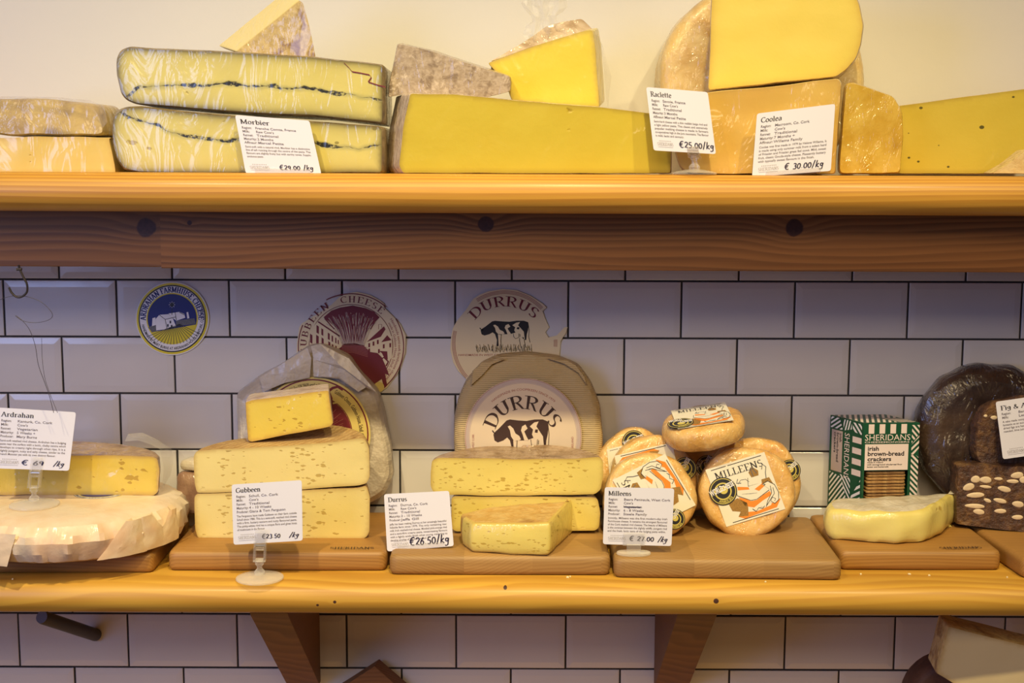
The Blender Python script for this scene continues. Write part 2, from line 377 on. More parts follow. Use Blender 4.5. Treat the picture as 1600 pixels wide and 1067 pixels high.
ROUND = [(0, .965), (.002, .985), (.005, 1.0)]
def body(name, px, pl, rings, mats, back=None, sidemat=0, frontmat=1, parent=None, jit=.0006, freq=30, rc=4, step=6, spacing=.005, ash=None, center=None, front=True, rimd=.003, extra_parts=None, backrim=False, smooth=40, squash=None):
    """a solid whose front outline is given; rings = (depth, scale across, scale up[, shift]) going back"""
    out2 = rounded(px, rc, step); pts = [pl(p.x, p.y) for p in out2]; c = sum(pts, Vector()) / len(pts)
    if center: c = pl(*center)
    b = Vector(back).normalized() if back is not None else pl.n; mb = MB(); rows = []
    for rg in rings:
        t_, sx = rg[0], rg[1]; sz = rg[2] if len(rg) > 2 else sx; sh = Vector(rg[3]) if len(rg) > 3 else Vector()
        row = []
        for p in pts:
            q = p - c; qu, qv = q.dot(pl.u), q.dot(pl.v); row.append(mb.add(c + pl.u * qu * sx + pl.v * qv * sz + b * t_ + sh))
        rows.append(row)
    def mf(q, i):
        if callable(sidemat):
            a, bb, cc = mb.v[q[0]], mb.v[q[1]], mb.v[q[3]]; nn = (bb - a).cross(cc - a)
            if nn.length < 1e-12: return 0
            nn.normalize(); mid = (a + bb + cc + mb.v[q[2]]) / 4 - c
            if nn.dot(mid) < 0: nn = -nn
            return sidemat(nn)
        return sidemat
    mb.grid(rows, 0, True, mf)
    ex = None
    if ash:
        al = [pl.uv(pl(*a)) for a in ash]
        def ex(x, y):
            xx = x; bl = None
            for (xa, ya), (xb, yb) in zip(al[:-1], al[1:]):
                if xa <= xx <= xb: bl = ya + (yb - ya) * (xx - xa) / (xb - xa)
            if bl is None: bl = al[0][1] + (al[0][0] - xx) * -1.0 if xx < al[0][0] else al[-1][1]
            return {'ash': y - bl}
    fill(mb, rows[0], pl.u, pl.v, pl.p0, spacing, frontmat, rimd, ex)
    mb.face(rows[-1], sidemat if not callable(sidemat) else 0)
    return mb.build(name, mats, parent, jit=jit, freq=freq, smooth=smooth)
def half(depth, k=9, sz=1.0, edge=.0):
    """ring list of a half wheel: straight cut in front, round behind"""
    return [(0, 1 - edge * .5, 1 - edge), (.003, 1, 1)] + [(depth * math.sin(a), max(.08, math.cos(a)), sz if a < 1.2 else sz * .96) for a in [i / k * 1.50 for i in range(1, k + 1)]]
def disc(th, r=.012, face=.90):
    s = [(0, face)] + [(r * (1 - math.cos(a)), face + (1 - face) * math.sin(a)) for a in (.35, .75, 1.15, 1.57)] + [(th * .6, 1.0)]
    return s + [(th - r * .6, 1.0), (th - r * .2, .96), (th, .88)]

def slab(name, foot, z0, z1, mats, parent=None, rc=.004, er=.004, sidemat=1, topmat=0, ins=None, jit=.0006, freq=30, spacing=.005, bulge=0, rows_n=6, ztilt=(0, 0), rimd=.004, step=.006, smooth=40, base=None):
    """a block from its footprint; sidemat(normal)->slot, top is slot topmat"""
    out = rounded([(p[0], p[1]) for p in foot], rc, step); c = sum(out, Vector((0, 0))) / len(out); mb = MB(); n = len(out); nrm = []
    for i in range(n):
        e = out[(i + 1) % n] - out[i - 1]; q = Vector((e.y, -e.x)).normalized()
        if q.dot(out[i] - c) < 0: q = -q
        nrm.append(q)
    H = z1 - z0; lv = [(0, er), (er * .3, er * .3), (er, 0)] + [(er + (H - 2 * er) * k / rows_n, 0) for k in range(1, rows_n)] + [(H - er, 0), (H - er * .3, er * .3), (H, er)]
    rows = []
    for h, i_ in lv:
        row = []
        for p, q in zip(out, nrm):
            k = h / H; bl = bulge * math.sin(PI * k); w = p - q * (i_ - bl); zz = z0 + h + k * (ztilt[0] * (w.x - c.x) + ztilt[1] * (w.y - c.y))
            row.append(mb.add((w.x, w.y, zz), rim=math.exp(-min(h, H - h) / rimd)))
        rows.append(row)
    def mf(q, i):
        e = nrm[i]; return sidemat(e) if callable(sidemat) else sidemat
    mb.grid(rows, 0, True, mf)
    mb.face(rows[0], topmat)
    u, v = Vector((1, 0, ztilt[0])), Vector((0, 1, ztilt[1]))
    idx = rows[-1]; keep = dict(mb.at.get('rim', {})); P0 = Vector((c.x, c.y, z1)); m2 = len(mb.v)
    fill(mb, idx, Vector((1, 0, 0)), Vector((0, 1, 0)), P0, spacing * 1.6, topmat, rimd)
    for k in range(m2, len(mb.v)): mb.v[k].z = z1 + ztilt[0] * (mb.v[k].x - c.x) + ztilt[1] * (mb.v[k].y - c.y)
    return mb.build(name, mats, parent, jit=jit, freq=freq, smooth=smooth, base=base)
# ------------------------------------------------------------------ lettering
def arc(cx, cy, rx, ry, a0, a1, n=10):
    return [(cx + rx * math.cos(math.radians(a0 + (a1 - a0) * i / n)), cy + ry * math.sin(math.radians(a0 + (a1 - a0) * i / n))) for i in range(n + 1)]
# serif letters: (advance, strokes, serif bars (x, y, half width))
G = {
 'I': (.46, [[(.22, 0), (.22, 1)]], [(.22, 0, .17), (.22, 1, .17)]),
 'D': (.86, [[(.2, 0), (.2, 1)], [(.2, 1)] + arc(.38, .5, .40, .5, 90, -90, 14) + [(.2, 0)]], [(.14, 0, .14), (.14, 1, .14)]),
 'U': (.86, [[(.2, 1), (.2, .32)] + arc(.44, .32, .24, .31, 180, 360, 10) + [(.68, 1)]], [(.2, 1, .17), (.68, 1, .15)]),
 'R': (.82, [[(.2, 0), (.2, 1)], [(.2, 1)] + arc(.38, .75, .25, .25, 90, -90, 10) + [(.2, .5)], [(.4, .5), (.74, 0)]], [(.2, 0, .17), (.14, 1, .14), (.78, 0, .08)]),
 'P': (.72, [[(.2, 0), (.2, 1)], [(.2, 1)] + arc(.38, .75, .25, .25, 90, -90, 10) + [(.2, .5)]], [(.2, 0, .17), (.14, 1, .14)]),
 'B': (.78, [[(.2, 0), (.2, 1)], [(.2, 1)] + arc(.38, .76, .22, .24, 90, -90, 10) + [(.2, .52)], [(.2, .52)] + arc(.40, .26, .27, .26, 90, -90, 10) + [(.2, 0)]], [(.14, 0, .14), (.14, 1, .14)]),
 'S': (.66, [arc(.33, .75, .22, .25, 35, 265, 10) + arc(.33, .25, .24, .25, 85, -145, 10)], []),
 'G': (.86, [arc(.48, .5, .38, .5, 45, 318, 16), [(.76, .42), (.76, .12)]], [(.74, .42, .14)]),
 'C': (.78, [arc(.48, .5, .38, .5, 45, 318, 16)], []),
 'E': (.76, [[(.2, 0), (.2, 1)], [(.14, 1), (.66, 1), (.68, .82)], [(.2, .52), (.52, .52)], [(.14, 0), (.68, 0), (.72, .2)]], [(.1, 0, .1), (.1, 1, .1)]),
 'F': (.70, [[(.2, 0), (.2, 1)], [(.14, 1), (.66, 1), (.68, .8)], [(.2, .52), (.52, .52)]], [(.2, 0, .17), (.1, 1, .1)]),
 'L': (.70, [[(.2, 0), (.2, 1)], [(.14, 0), (.64, 0), (.68, .22)]], [(.2, 1, .17), (.1, 0, .1)]),
 'H': (.92, [[(.2, 0), (.2, 1)], [(.72, 0), (.72, 1)], [(.2, .52), (.72, .52)]], [(.2, 0, .16), (.2, 1, .16), (.72, 0, .16), (.72, 1, .16)]),
 'N': (.92, [[(.18, 0), (.18, 1)], [(.16, 1), (.74, 0)], [(.74, 0), (.74, 1)]], [(.18, 0, .15), (.12, 1, .12), (.74, 1, .15)]),
 'M': (1.06, [[(.16, 0), (.16, 1)], [(.18, 1), (.52, .05)], [(.52, .05), (.86, 1)], [(.88, 0), (.88, 1)]], [(.16, 0, .14), (.12, 1, .12), (.88, 0, .16), (.92, 1, .12)]),
 'A': (.86, [[(.1, 0), (.42, 1)], [(.42, 1), (.76, 0)], [(.22, .35), (.62, .35)]], [(.1, 0, .13), (.76, 0, .14)]),
 'o': (.62, [arc(.31, .33, .22, .34, 90, 450, 16)], []),
 'r': (.50, [[(.16, 0), (.16, .66)], [(.16, .42)] + arc(.36, .46, .17, .2, 150, 45, 5)], [(.16, 0, .15), (.1, .66, .1)]),
 'b': (.62, [[(.15, 0), (.15, 1)], arc(.34, .33, .21, .34, 160, -160, 14)], [(.09, 1, .09)]),
 'd': (.64, [[(.47, 0), (.47, 1)], arc(.28, .33, .21, .34, 20, 340, 14)], [(.41, 1, .09), (.52, 0, .07)]),
 'i': (.34, [[(.16, 0), (.16, .66)], [(.16, .84), (.16, .97)]], [(.16, 0, .14), (.1, .66, .1)]),
 'e': (.56, [[(.1, .38), (.48, .38)] + arc(.29, .33, .2, .34, 10, 320, 14)], []),
 'a': (.58, [arc(.27, .47, .17, .2, 150, 0, 6) + [(.44, .47), (.44, .06), (.54, .04)], arc(.25, .18, .17, .19, 60, 330, 10)], []),
 'c': (.54, [arc(.3, .33, .2, .34, 45, 318, 12)], []),
 'l': (.34, [[(.16, 0), (.16, 1)]], [(.16, 0, .14), (.1, 1, .1)]),
 't': (.42, [[(.18, .9), (.18, .1), (.26, .02), (.36, .06)], [(.05, .64), (.36, .64)]], []),
 'h': (.66, [[(.15, 0), (.15, 1)], [(.15, .45)] + arc(.33, .45, .16, .21, 160, 0, 7) + [(.49, 0)]], [(.15, 0, .13), (.09, 1, .09), (.49, 0, .13)]),
 'n': (.66, [[(.15, 0), (.15, .66)], [(.15, .45)] + arc(.33, .45, .16, .21, 160, 0, 7) + [(.49, 0)]], [(.15, 0, .13), (.09, .66, .09), (.49, 0, .13)]),
 'u': (.66, [[(.15, .66), (.15, .2)] + arc(.31, .2, .16, .2, 180, 340, 7), [(.49, 0), (.49, .66)]], [(.09, .66, .09), (.43, .66, .08), (.55, 0, .06)]),
 's': (.46, [arc(.23, .49, .14, .17, 40, 265, 8) + arc(.23, .17, .15, .17, 85, -145, 8)], []),
 'g': (.60, [arc(.28, .42, .18, .24, 90, 450, 12), [(.48, .62), (.46, -.1)] + arc(.27, -.1, .19, .17, 0, -170, 7)], []),
 '&': (.86, [[(.78, .38), (.5, .05), (.3, 0), (.12, .12), (.12, .32), (.4, .58), (.5, .78), (.38, .97), (.24, .86), (.26, .68), (.74, .02)]], []),
 '|': (.34, [[(.16, 0), (.16, 1)]], [(.16, 0, .14), (.1, 1, .1)]), ' ': (.34, [], [])}
HW = {  # quick marker figures
 '€': (.8, [arc(.48, .5, .34, .5, 60, 300, 12), [(0, .60), (.55, .64)], [(0, .38), (.5, .42)]]), '0': (.62, [arc(.3, .42, .22, .40, 80, 440, 12)]),
 '2': (.62, [arc(.28, .68, .22, .22, 160, -30, 6) + [(.08, .05), (.25, .1), (.55, .02)]]), '3': (.6, [arc(.26, .68, .2, .2, 140, -80, 7) + arc(.26, .22, .24, .24, 80, -140, 8)]),
 '5': (.6, [[(.5, .9), (.16, .88), (.12, .5)] + arc(.26, .27, .22, .25, 110, -140, 8)]), '6': (.6, [[(.42, .9), (.15, .5)] + arc(.28, .24, .2, .24, 150, 500, 12)]),
 '7': (.6, [[(.06, .85), (.5, .86), (.24, 0)]]), '9': (.6, [arc(.28, .6, .18, .22, 0, 350, 10) + [(.46, .62), (.4, 0)]]), '4': (.6, [[(.3, .9), (.08, .4), (.5, .42)], [(.38, .62), (.34, 0)]]),
 '.': (.34, [[(.12, .1), (.2, .12)]]), '-': (.34, [[(.06, .38), (.22, .4)]]), '/': (.55, [[(.42, 1.15), (.12, -.1)]]), 'k': (.62, [[(.2, 1.1), (.1, 0)], [(.5, .62), (.15, .3), (.55, 0)]]),
 'g': (.62, [arc(.28, .4, .18, .2, 20, 380, 10), [(.5, .6), (.42, -.25), (.15, -.38), (.05, -.25)]]), 'e': (.6, [[(.05, .5), (.3, .58), (.1, .3), (.5, .18)], [(0, .34), (.4, .36)]]), '1': (.4, [[(.2, .9), (.15, 0)]]), ' ': (.45, [])}
def ribbon(pts, wf):
    n = len(pts); V = []; Fc = []
    for i, p in enumerate(pts):
        a, b = pts[max(i - 1, 0)], pts[min(i + 1, n - 1)]; dx, dy = b[0] - a[0], b[1] - a[1]; L = math.hypot(dx, dy) or 1; dx /= L; dy /= L
        w = wf(dx, dy) if callable(wf) else wf; V += [(p[0] - dy * w / 2, p[1] + dx * w / 2), (p[0] + dy * w / 2, p[1] - dx * w / 2)]
        if i: k = 2 * i; Fc.append((k - 2, k - 1, k + 1, k))
    return V, Fc
def densify(pts, d):
    o = [pts[0]]
    for a, b in zip(pts[:-1], pts[1:]):
        k = max(1, int(math.hypot(b[0] - a[0], b[1] - a[1]) / d)); o += [(a[0] + (b[0] - a[0]) * j / k, a[1] + (b[1] - a[1]) * j / k) for j in range(1, k + 1)]
    return o
def serif(text, bold=.17, thin=.055, sp=0.02):
    V, Fc, x = [], [], 0
    for ch in text:
        ad, st, sr = G.get(ch) or G['I']
        for s in st:
            v, f = ribbon(densify(s, .2), lambda dx, dy: thin + (bold - thin) * abs(dy) * (1 if dx * dy <= 0.02 or abs(dy) > .97 else .5)); o = len(V); V += [(a + x, b) for a, b in v]; Fc += [tuple(i + o for i in q) for q in f]
        for sx, sy, hw in sr:
            o = len(V); V += [(x + sx - hw, sy - thin * .5), (x + sx + hw, sy - thin * .5), (x + sx + hw, sy + thin * .5), (x + sx - hw, sy + thin * .5)]; Fc.append((o, o + 1, o + 2, o + 3))
        x += ad + sp
    return V, Fc, x - sp
def marker(text, w=.10):
    V, Fc, x = [], [], 0
    for ch in text:
        ad, st = HW.get(ch, HW[' '])
        for s in st:
            v, f = ribbon([(a + .08 * b, b) for a, b in s], lambda dx, dy: w * (.75 + .5 * abs(dy))); o = len(V); V += [(a + x, b) for a, b in v]; Fc += [tuple(i + o for i in q) for q in f]
        x += ad
    return V, Fc, x
_dg = [None]
def sans(text, off=0.0):
    cu = bpy.data.curves.new('t', 'FONT'); cu.body = text; cu.size = 1; cu.resolution_u = 2; cu.offset = off; o = bpy.data.objects.new('t', cu); C.objects.link(o)
    bpy.context.view_layer.update(); me = bpy.data.meshes.new_from_object(o.evaluated_get(bpy.context.evaluated_depsgraph_get()))
    V = [(v.co.x / .7, v.co.y / .7) for v in me.vertices]; Fc = [tuple(p.vertices) for p in me.polygons]
    bpy.data.objects.remove(o); bpy.data.meshes.remove(me); bpy.data.curves.remove(cu)
    return V, Fc, max([v[0] for v in V] or [0])

class Art:
    """flat artwork in its own 2-D frame (y up unless down=True), laid on a surface by a map"""
    def __init__(s, down=False): s.V, s.F, s.Mt, s.mats, s.down = [], [], [], [], down
    def mi(s, m):
        if m not in s.mats: s.mats.append(m)
        return s.mats.index(m)
    def add(s, V, Fc, m, L):
        o = len(s.V); s.V += [(v[0], v[1], L) for v in V]; s.F += [tuple(i + o for i in f) for f in Fc]; s.Mt += [s.mi(m)] * len(Fc)
    def poly(s, pts, m, L=1): s.add(pts, [tuple(range(len(pts)))], m, L)
    def rect(s, x0, y0, x1, y1, m, L=1): s.poly([(x0, y0), (x1, y0), (x1, y1), (x0, y1)], m, L)
    def disc(s, cx, cy, rx, m, L=1, ry=None, n=56, a0=0, a1=360): s.poly(arc(cx, cy, rx, ry or rx, a0, a1, n)[:n if a1 - a0 == 360 else n + 1], m, L)
    def ring(s, cx, cy, r, w, m, L=2, ry=None, a0=0, a1=360, n=60):
        k = 1 if ry is None else ry / r; A = arc(cx, cy, r, r * k, a0, a1, n); B_ = arc(cx, cy, r - w, (r - w) * k, a0, a1, n)
        s.add(A + B_, [(i, i + 1, n + 2 + i, n + 1 + i) for i in range(n)], m, L)
    def line(s, pts, w, m, L=3): s.add(*ribbon(pts, w), m, L)
    def text(s, g, x, y, h, m, L=3, w=None, ang=0, cx=None, shear=0):
        V, Fc, W_ = g; kx = (w / W_) if w else h; sg = -1 if s.down else 1; a = math.radians(ang); ca, sa = math.cos(a), math.sin(a)
        if cx is not None: x = cx - W_ * kx / 2 * ca; y = y
        s.add([(x + (v[0] * kx + shear * v[1]) * ca - v[1] * h * sa * 1.0, y + sg * ((v[0] * kx + shear * v[1]) * sa + v[1] * h * ca)) for v in V], Fc, m, L)
    def arctext(s, g, cx, cy, r, h, amid, m, L=3, span=None, inside=False):
        """letters along a circle; amid is the middle of the word in degrees, counted anticlockwise from the right"""
        V, Fc, W_ = g; k = (math.radians(span) * r / W_) if span else h; sg = -1 if s.down else 1; out = []
        for v in V:
            d = (v[0] - W_ / 2) * k / r
            if inside: a = math.radians(amid) + d; rr = r - v[1] * h
            else: a = math.radians(amid) - d; rr = r + v[1] * h
            out.append((cx + rr * math.cos(a), cy + sg * rr * math.sin(a)))
        s.add(out, Fc, m, L)
    def build(s, name, mapf, parent=None, lay=.00012, h0=.0004, thick=0):
        mb = MB(); used = {}
        for i, (x, y, L) in enumerate(s.V): mb.v.append(mapf(x, y, h0 + L * lay))
        for f, m in zip(s.F, s.Mt):
            if len(set(f)) > 2: mb.face(f, m)
        me = bpy.data.meshes.new(name); base = WB[parent.name] if parent is not None else sum(mb.v, Vector()) / len(mb.v)
        me.from_pydata([p - base for p in mb.v], [], mb.f)
        for m in s.mats: me.materials.append(M[m])
        me.polygons.foreach_set('material_index', mb.m); o = bpy.data.objects.new(name, me); C.objects.link(o)
        if parent is not None: o.parent = parent; o.location = base - WB[parent.name]
        else: o.location = base
        WB[o.name] = Vector(base); return o
def from_zoom(pl, ox, oy, s): return lambda x, y, h: pl(ox + x / s, oy + y / s, h)

# ------------------------------------------------------------------ price cards and their holders
def cards(corners, pl, title, rows, para, price, label, tw=.36, labw=.17, px=.46, ph=.085, pw=.45, top=.86, logo=True, kg=None, holder=False, vx=.24, struck=None, crop=1.0, title_ink='ink'):
    TL, TR, BR, BL = [Vector(c) for c in corners]; root = None
    def q(u, v): v = 1 - v; return (TL * (1 - u) * (1 - v) + TR * u * (1 - v) + BR * u * v + BL * (1 - u) * v)
    out = rounded([q(0, 0), q(1, 0), q(1, 1), q(0, 1)], 4, 400); mb = MB(); f = [mb.add(pl(p.x, p.y, .0004)) for p in out]; b = [mb.add(pl(p.x, p.y, -.0002)) for p in out]
    mb.face(f, 0); mb.face(b[::-1], 0); mb.grid([f, b], 1, True)
    root = mb.build('price_card', [M['card'], M['cardedge']], smooth=0); tag(root, label, 'price card', None)
    a = Art(); mp = lambda x, y, h: pl(*q(x, y), h)
    a.text(serif(title), .055, top, .075, title_ink, w=tw)
    y = top - .085
    for k, (l1, v1) in enumerate(rows):
        a.text(sans(l1, .01), .06, y, .040, 'inkgrey', w=labw * (len(l1) / 9.0)); a.text(sans(v1, .01), vx, y, .040, 'inkgrey', w=.0285 * len(v1) ** .97)
        if struck == k: a.rect(vx, y + .01, vx + .25, y + .022, 'pen', 4)
        y -= .064
    y -= .005
    for k, ln in enumerate(para): a.text(sans(ln, .008), .06, y, .034, 'inkgrey', w=(.86 if k < len(para) - 1 else .86 * len(ln) / max(len(z) for z in para))); y -= .056
    if logo:
        for i in range(9): a.disc(.115 + i * .022, .158, .006, 'inklight', n=6, ry=.010)
        a.text(serif("SHERIDANS", .12, .05), .07, .085, .048, 'inklight', w=.26); a.rect(.08, .060, .32, .064, 'inklight', 3)
    a.build('printed_text', mp, root)
    b_ = Art(); b_.text(marker(price, .13), px, .075, ph, 'pen', w=pw)
    if kg: b_.text(marker('/kg', .13), kg, .07, ph, 'pen', w=.14, shear=.02)
    b_.build('handwritten_price', mp, root, h0=.0007)
    return root, mp
def holder_strip(mp, root_label, x0=.16, x1=.9, y0=-.02, y1=.075):
    """a flat clear card holder, a thing of its own"""
    pass
def round_holder(c, r, clip_px, cardpl, label, tall=True, w=.5):
    """a clear disc foot with a swivel stem and a jaw that grips the card"""
    root = thing('card_holder', c, label, 'card holder', None); c = Vector(c)
    mb = MB(); mb.lathe(c, [(0, .0002), (r * .96, .0002), (r, .0012), (r * .985, .0026), (r * .8, .0040), (r * .3, .0062), (.0, .0066)], 48); mb.build('base', M['plastic'], root, weld=1e-5)
    j = cardpl(*clip_px); j = j - cardpl.n * .002; top = j
    mb = MB(); a = c + Vector((0, 0, .006)); mb.lathe(a, [(0, 0), (.0062, 0), (.0066, .003), (.005, .0055), (.0032, .007), (.0030, .010), (.0052, .0125), (.0052, .0165), (0, .018)], 20); mb.build('stem', M['plastic'], root, weld=1e-5)
    mb = MB(); s0 = a + Vector((0, 0, .016)); up = (top - s0); L = up.length; up.normalize(); sx = Vector((1, 0, 0)); bk = up.cross(sx); bk = bk if bk.y > 0 else -bk
    R = Matrix((sx, bk, up)).transposed()
    def bx(x0, x1, y0, y1, z0, z1):
        ps = [s0 + R @ Vector((x, y, z)) for x in (x0, x1) for y in (y0, y1) for z in (z0, z1)]; i = [mb.add(p) for p in ps]
        for qd in ((0, 1, 3, 2), (4, 6, 7, 5), (0, 4, 5, 1), (2, 3, 7, 6), (0, 2, 6, 4), (1, 5, 7, 3)): mb.face([i[k] for k in qd], 0)
    bx(-.0075, -.0048, -.003, .003, 0, L * .75); bx(.0048, .0075, -.003, .003, 0, L * .75); bx(-.0048, .0048, -.003, .003, 0, .003); bx(-.0048, .0048, -.003, .003, L * .45, L * .55)
    bx(-.0065, .0065, -.0024, -.0010, L * .6, L + .008); bx(-.0065, .0065, .0026, .004, L * .6, L + .004)
    clip = mb.build('clip', M['plastic'], root, smooth=0)
    mb = MB(); q0 = s0 + up * (L * .62)
    mb.tube([q0 - sx * .0055 - bk * .0005, q0 + sx * .0055 - bk * .0005], .0016, 10); mb.build('spring', M['steel'], clip)
    return root
# ================================================================== the wall
PH, PW, X0, Z0 = .0776, .0763, -.6951, .3395
mb = MB(); g = .00135
i = [mb.add(p) for p in ((-1.6, .0028, -.75), (1.6, .0028, -.75), (1.6, .0028, .452), (-1.6, .0028, .452))]; mb.face(i, 1)
for k in range(-2, 14):
    zt, zb = Z0 - PH * k - g, Z0 - PH * (k + 1) + g
    if zt > .45: zt = .45
    if zt - zb < .01: continue
    for c in range(-12 + (k % 2), 31, 2):
        xa, xb = X0 + PW * c + g, X0 + PW * (c + 2) - g; rr = random.Random(k * 77 + c); dy = rr.uniform(-.0003, .0003); ty, tx = rr.uniform(-.0004, .0004), rr.uniform(-.0003, .0003)
        def Q(x, z, y): return mb.add((x, y + dy + ty * (z - zb) / PH * 2 + tx * (x - xa) / PW, z))
        R = []
        for ins, y in ((0, .0028), (0, .0015), (.0008, .0010), (.0078, .0001), (.0088, 0)):
            R.append([Q(xa + ins, zb + ins, y), Q(xb - ins, zb + ins, y), Q(xb - ins, zt - ins, y), Q(xa + ins, zt - ins, y)])
        mb.grid(R, 0, True); mb.face(R[-1], 0)
struct(mb.build('wall_back', [M['tile'], M['grout']], smooth=0))
mb = MB(); mb.box((-1.6, .0, .452), (1.6, .06, 1.3), 0); struct(mb.build('wall_upper', [M['plaster']], smooth=0))

# ================================================================== shelves and beams
def shelf(name, x0, x1, ztop, T, yf, mat, label, slope=0.0, cat='shelf'):
    mb = MB(); r = T / 2; prof = [(-.0005, ztop - T), (-.0005, ztop)]; prof += [(yf + r - r * math.sin(a) * 1.0, ztop - r + r * math.cos(a)) for a in [PI * k / 18 for k in range(19)]]
    rows = []
    for k in range(41):
        x = x0 + (x1 - x0) * k / 40; rows.append([mb.add((x, y, z - slope * x)) for y, z in prof])
    mb.grid(rows, 0, True); mb.face(rows[0][::-1]); mb.face(rows[-1])
    return tag(mb.build(name, [mat], base=(0, 0, 0)), label, cat)
shelf('wall_shelf', -1.1, 1.1, .4825, .045, -.270, M['pine_up'], 'upper yellow varnished pine shelf with a rounded front edge below the plaster', .0022)
shelf('wall_shelf', -1.1, 1.1, 0.0, .0385, -.268, M['pine_lo'], 'lower yellow varnished pine shelf carrying the row of wooden boards')
shelf('wall_shelf', -1.1, 1.1, -.36, .0385, -.30, M['pine_lo'], 'third pine shelf underneath, hidden below the picture')
XL = at(251, 380, -.192).x
def beam(x0, x1, y0, zt, zb, mat, label):
    mb = MB(); sl = .0022; P = []
    for x in (x0, x1): P.append([mb.add((x, y, z - sl * x)) for y, z in ((y0, zb + .001), (y0 + .001, zb), (y0 + .03, zb), (y0 + .03, zt), (y0, zt))])
    mb.grid(P, 0, True); mb.face(P[0][::-1]); mb.face(P[1]); return tag(mb.build('shelf_beam', [mat], smooth=0, base=(0, 0, 0)), label, 'beam')
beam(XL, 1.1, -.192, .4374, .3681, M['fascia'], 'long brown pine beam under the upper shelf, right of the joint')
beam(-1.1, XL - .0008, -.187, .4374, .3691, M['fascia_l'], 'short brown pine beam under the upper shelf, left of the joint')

# braces under the lower shelf
def brace(x0, x1, label):
    mb = MB(); prof = [(-.0005, -.0388), (-.252, -.0388), (-.247, -.0440), (-.012, -.2225), (-.0005, -.2225)]; R = [[mb.add((x, y, z)) for y, z in prof] for x in (x0, x1)]
    mb.grid(R, 0, True); mb.face(R[0][::-1]); mb.face(R[1]); o = tag(mb.build('shelf_bracket', [M['bracket']], smooth=0), label, 'bracket', 'brackets under the lower shelf'); return o
brace(-.3195, -.2745, 'left dark wooden bracket under the lower shelf')
brace(.1915, .2385, 'right dark wooden bracket under the lower shelf')
# rod sticking out of the wall
a, b = at(150, 992, -.001), at(65, 964, -.12); mb = MB(); d = (b - a).normalized(); mb.tube([a, a + d * .002, b - d * .004, b], [.0085, .0088, .0088, .0080], 28)
for k, f in enumerate(mb.f):
    if len(f) > 4 and k == len(mb.f) - 1: mb.m[k] = 1
tag(mb.build('wall_peg', [M['peg'], M['pegend']], smooth=50), 'dark grey rod sticking out of the tiles just under the lower shelf at far left', 'peg')
# hook and its wire
def px3(pts, Y): return [at(x, y, Y) for x, y in pts]
def crv(pts, n=6):
    P = [Vector(p) for p in pts]; o = []
    for i in range(len(P) - 1):
        p0, p1, p2, p3 = P[max(i - 1, 0)], P[i], P[i + 1], P[min(i + 2, len(P) - 1)]
        for k in range(n):
            t_ = k / n; o.append(.5 * ((2 * p1) + (p2 - p0) * t_ + (2 * p0 - 5 * p1 + 4 * p2 - p3) * t_ ** 2 + (3 * p1 - p0 - 3 * p2 + p3) * t_ ** 3))
    return o + [P[-1]]
mb = MB(); mb.tube(crv(px3([(29, 414), (31, 421), (36, 432), (42, 444), (42, 456), (35, 463), (26, 464), (18, 457), (14, 449)], -.205)), .0013, 10)
mb.tube(px3([(26, 421), (34, 420.5)], -.205), .0016, 8)
tag(mb.build('screw_hook', [M['iron']]), 'small dark metal hook screwed into the underside of the beam at top left', 'hook')
mb = MB(); mb.tube(crv(px3([(-30, 478), (-5, 470), (12, 464), (28, 462), (48, 465), (66, 473), (80, 487), (81, 496), (70, 502), (52, 504), (35, 501), (24, 493), (34, 500), (46, 515), (55, 540), (60, 570), (70, 598), (77, 618), (84, 645)], -.203)), .00033, 6)
mb.tube(crv(px3([(65, 528), (66, 560), (70, 590), (78, 615), (90, 645)], -.2035)), .00025, 6)
tag(mb.build('loose_wire', [M['wire']]), 'thin dark wire looped over the metal hook and trailing down', 'wire')

# ================================================================== wooden boards
BT = .025
def board(pl_, pr_, depth, mat, label, end=None, bz=BT, rc=.010, xs=None):
    p, q = Vector((on(*pl_, 0).x, on(*pl_, 0).y)), Vector((on(*pr_, 0).x, on(*pr_, 0).y)); u = (q - p).normalized(); w = Vector((-u.y, u.x))
    foot = [p, q, q + w * depth, p + w * depth]; o = slab('serving_board', foot, .0, bz, [mat], None, rc=rc, er=.006, sidemat=0, topmat=0, jit=.0004, freq=9, spacing=.02, rows_n=3, smooth=50, step=.02)
    return tag(o, label, 'board', 'wooden serving boards on the lower shelf')
board((-160, 897), (240, 896), .205, M['board'], 'leftmost wooden serving board, under the big paper wrapped wheel')
board((262, 892.5), (604, 893), .195, M['board'], 'wooden serving board under the two pale yellow halves, left of the middle')
board((608, 899), (954, 900), .200, M['board_end'], 'middle wooden serving board under the yellow stack and the cow label wheel')
board((959, 903.5), (1316, 908), .210, M['board_end'], 'wide light wooden serving board under the small round film-wrapped cheeses')
board((1313, 891.5), (1565, 892), .180, M['board'], 'wooden serving board under the white soft-rind cheese and the cracker box')
board((1598, 905), (1900, 900), .205, M['board'], 'wooden serving board at the right edge under the fig cake')

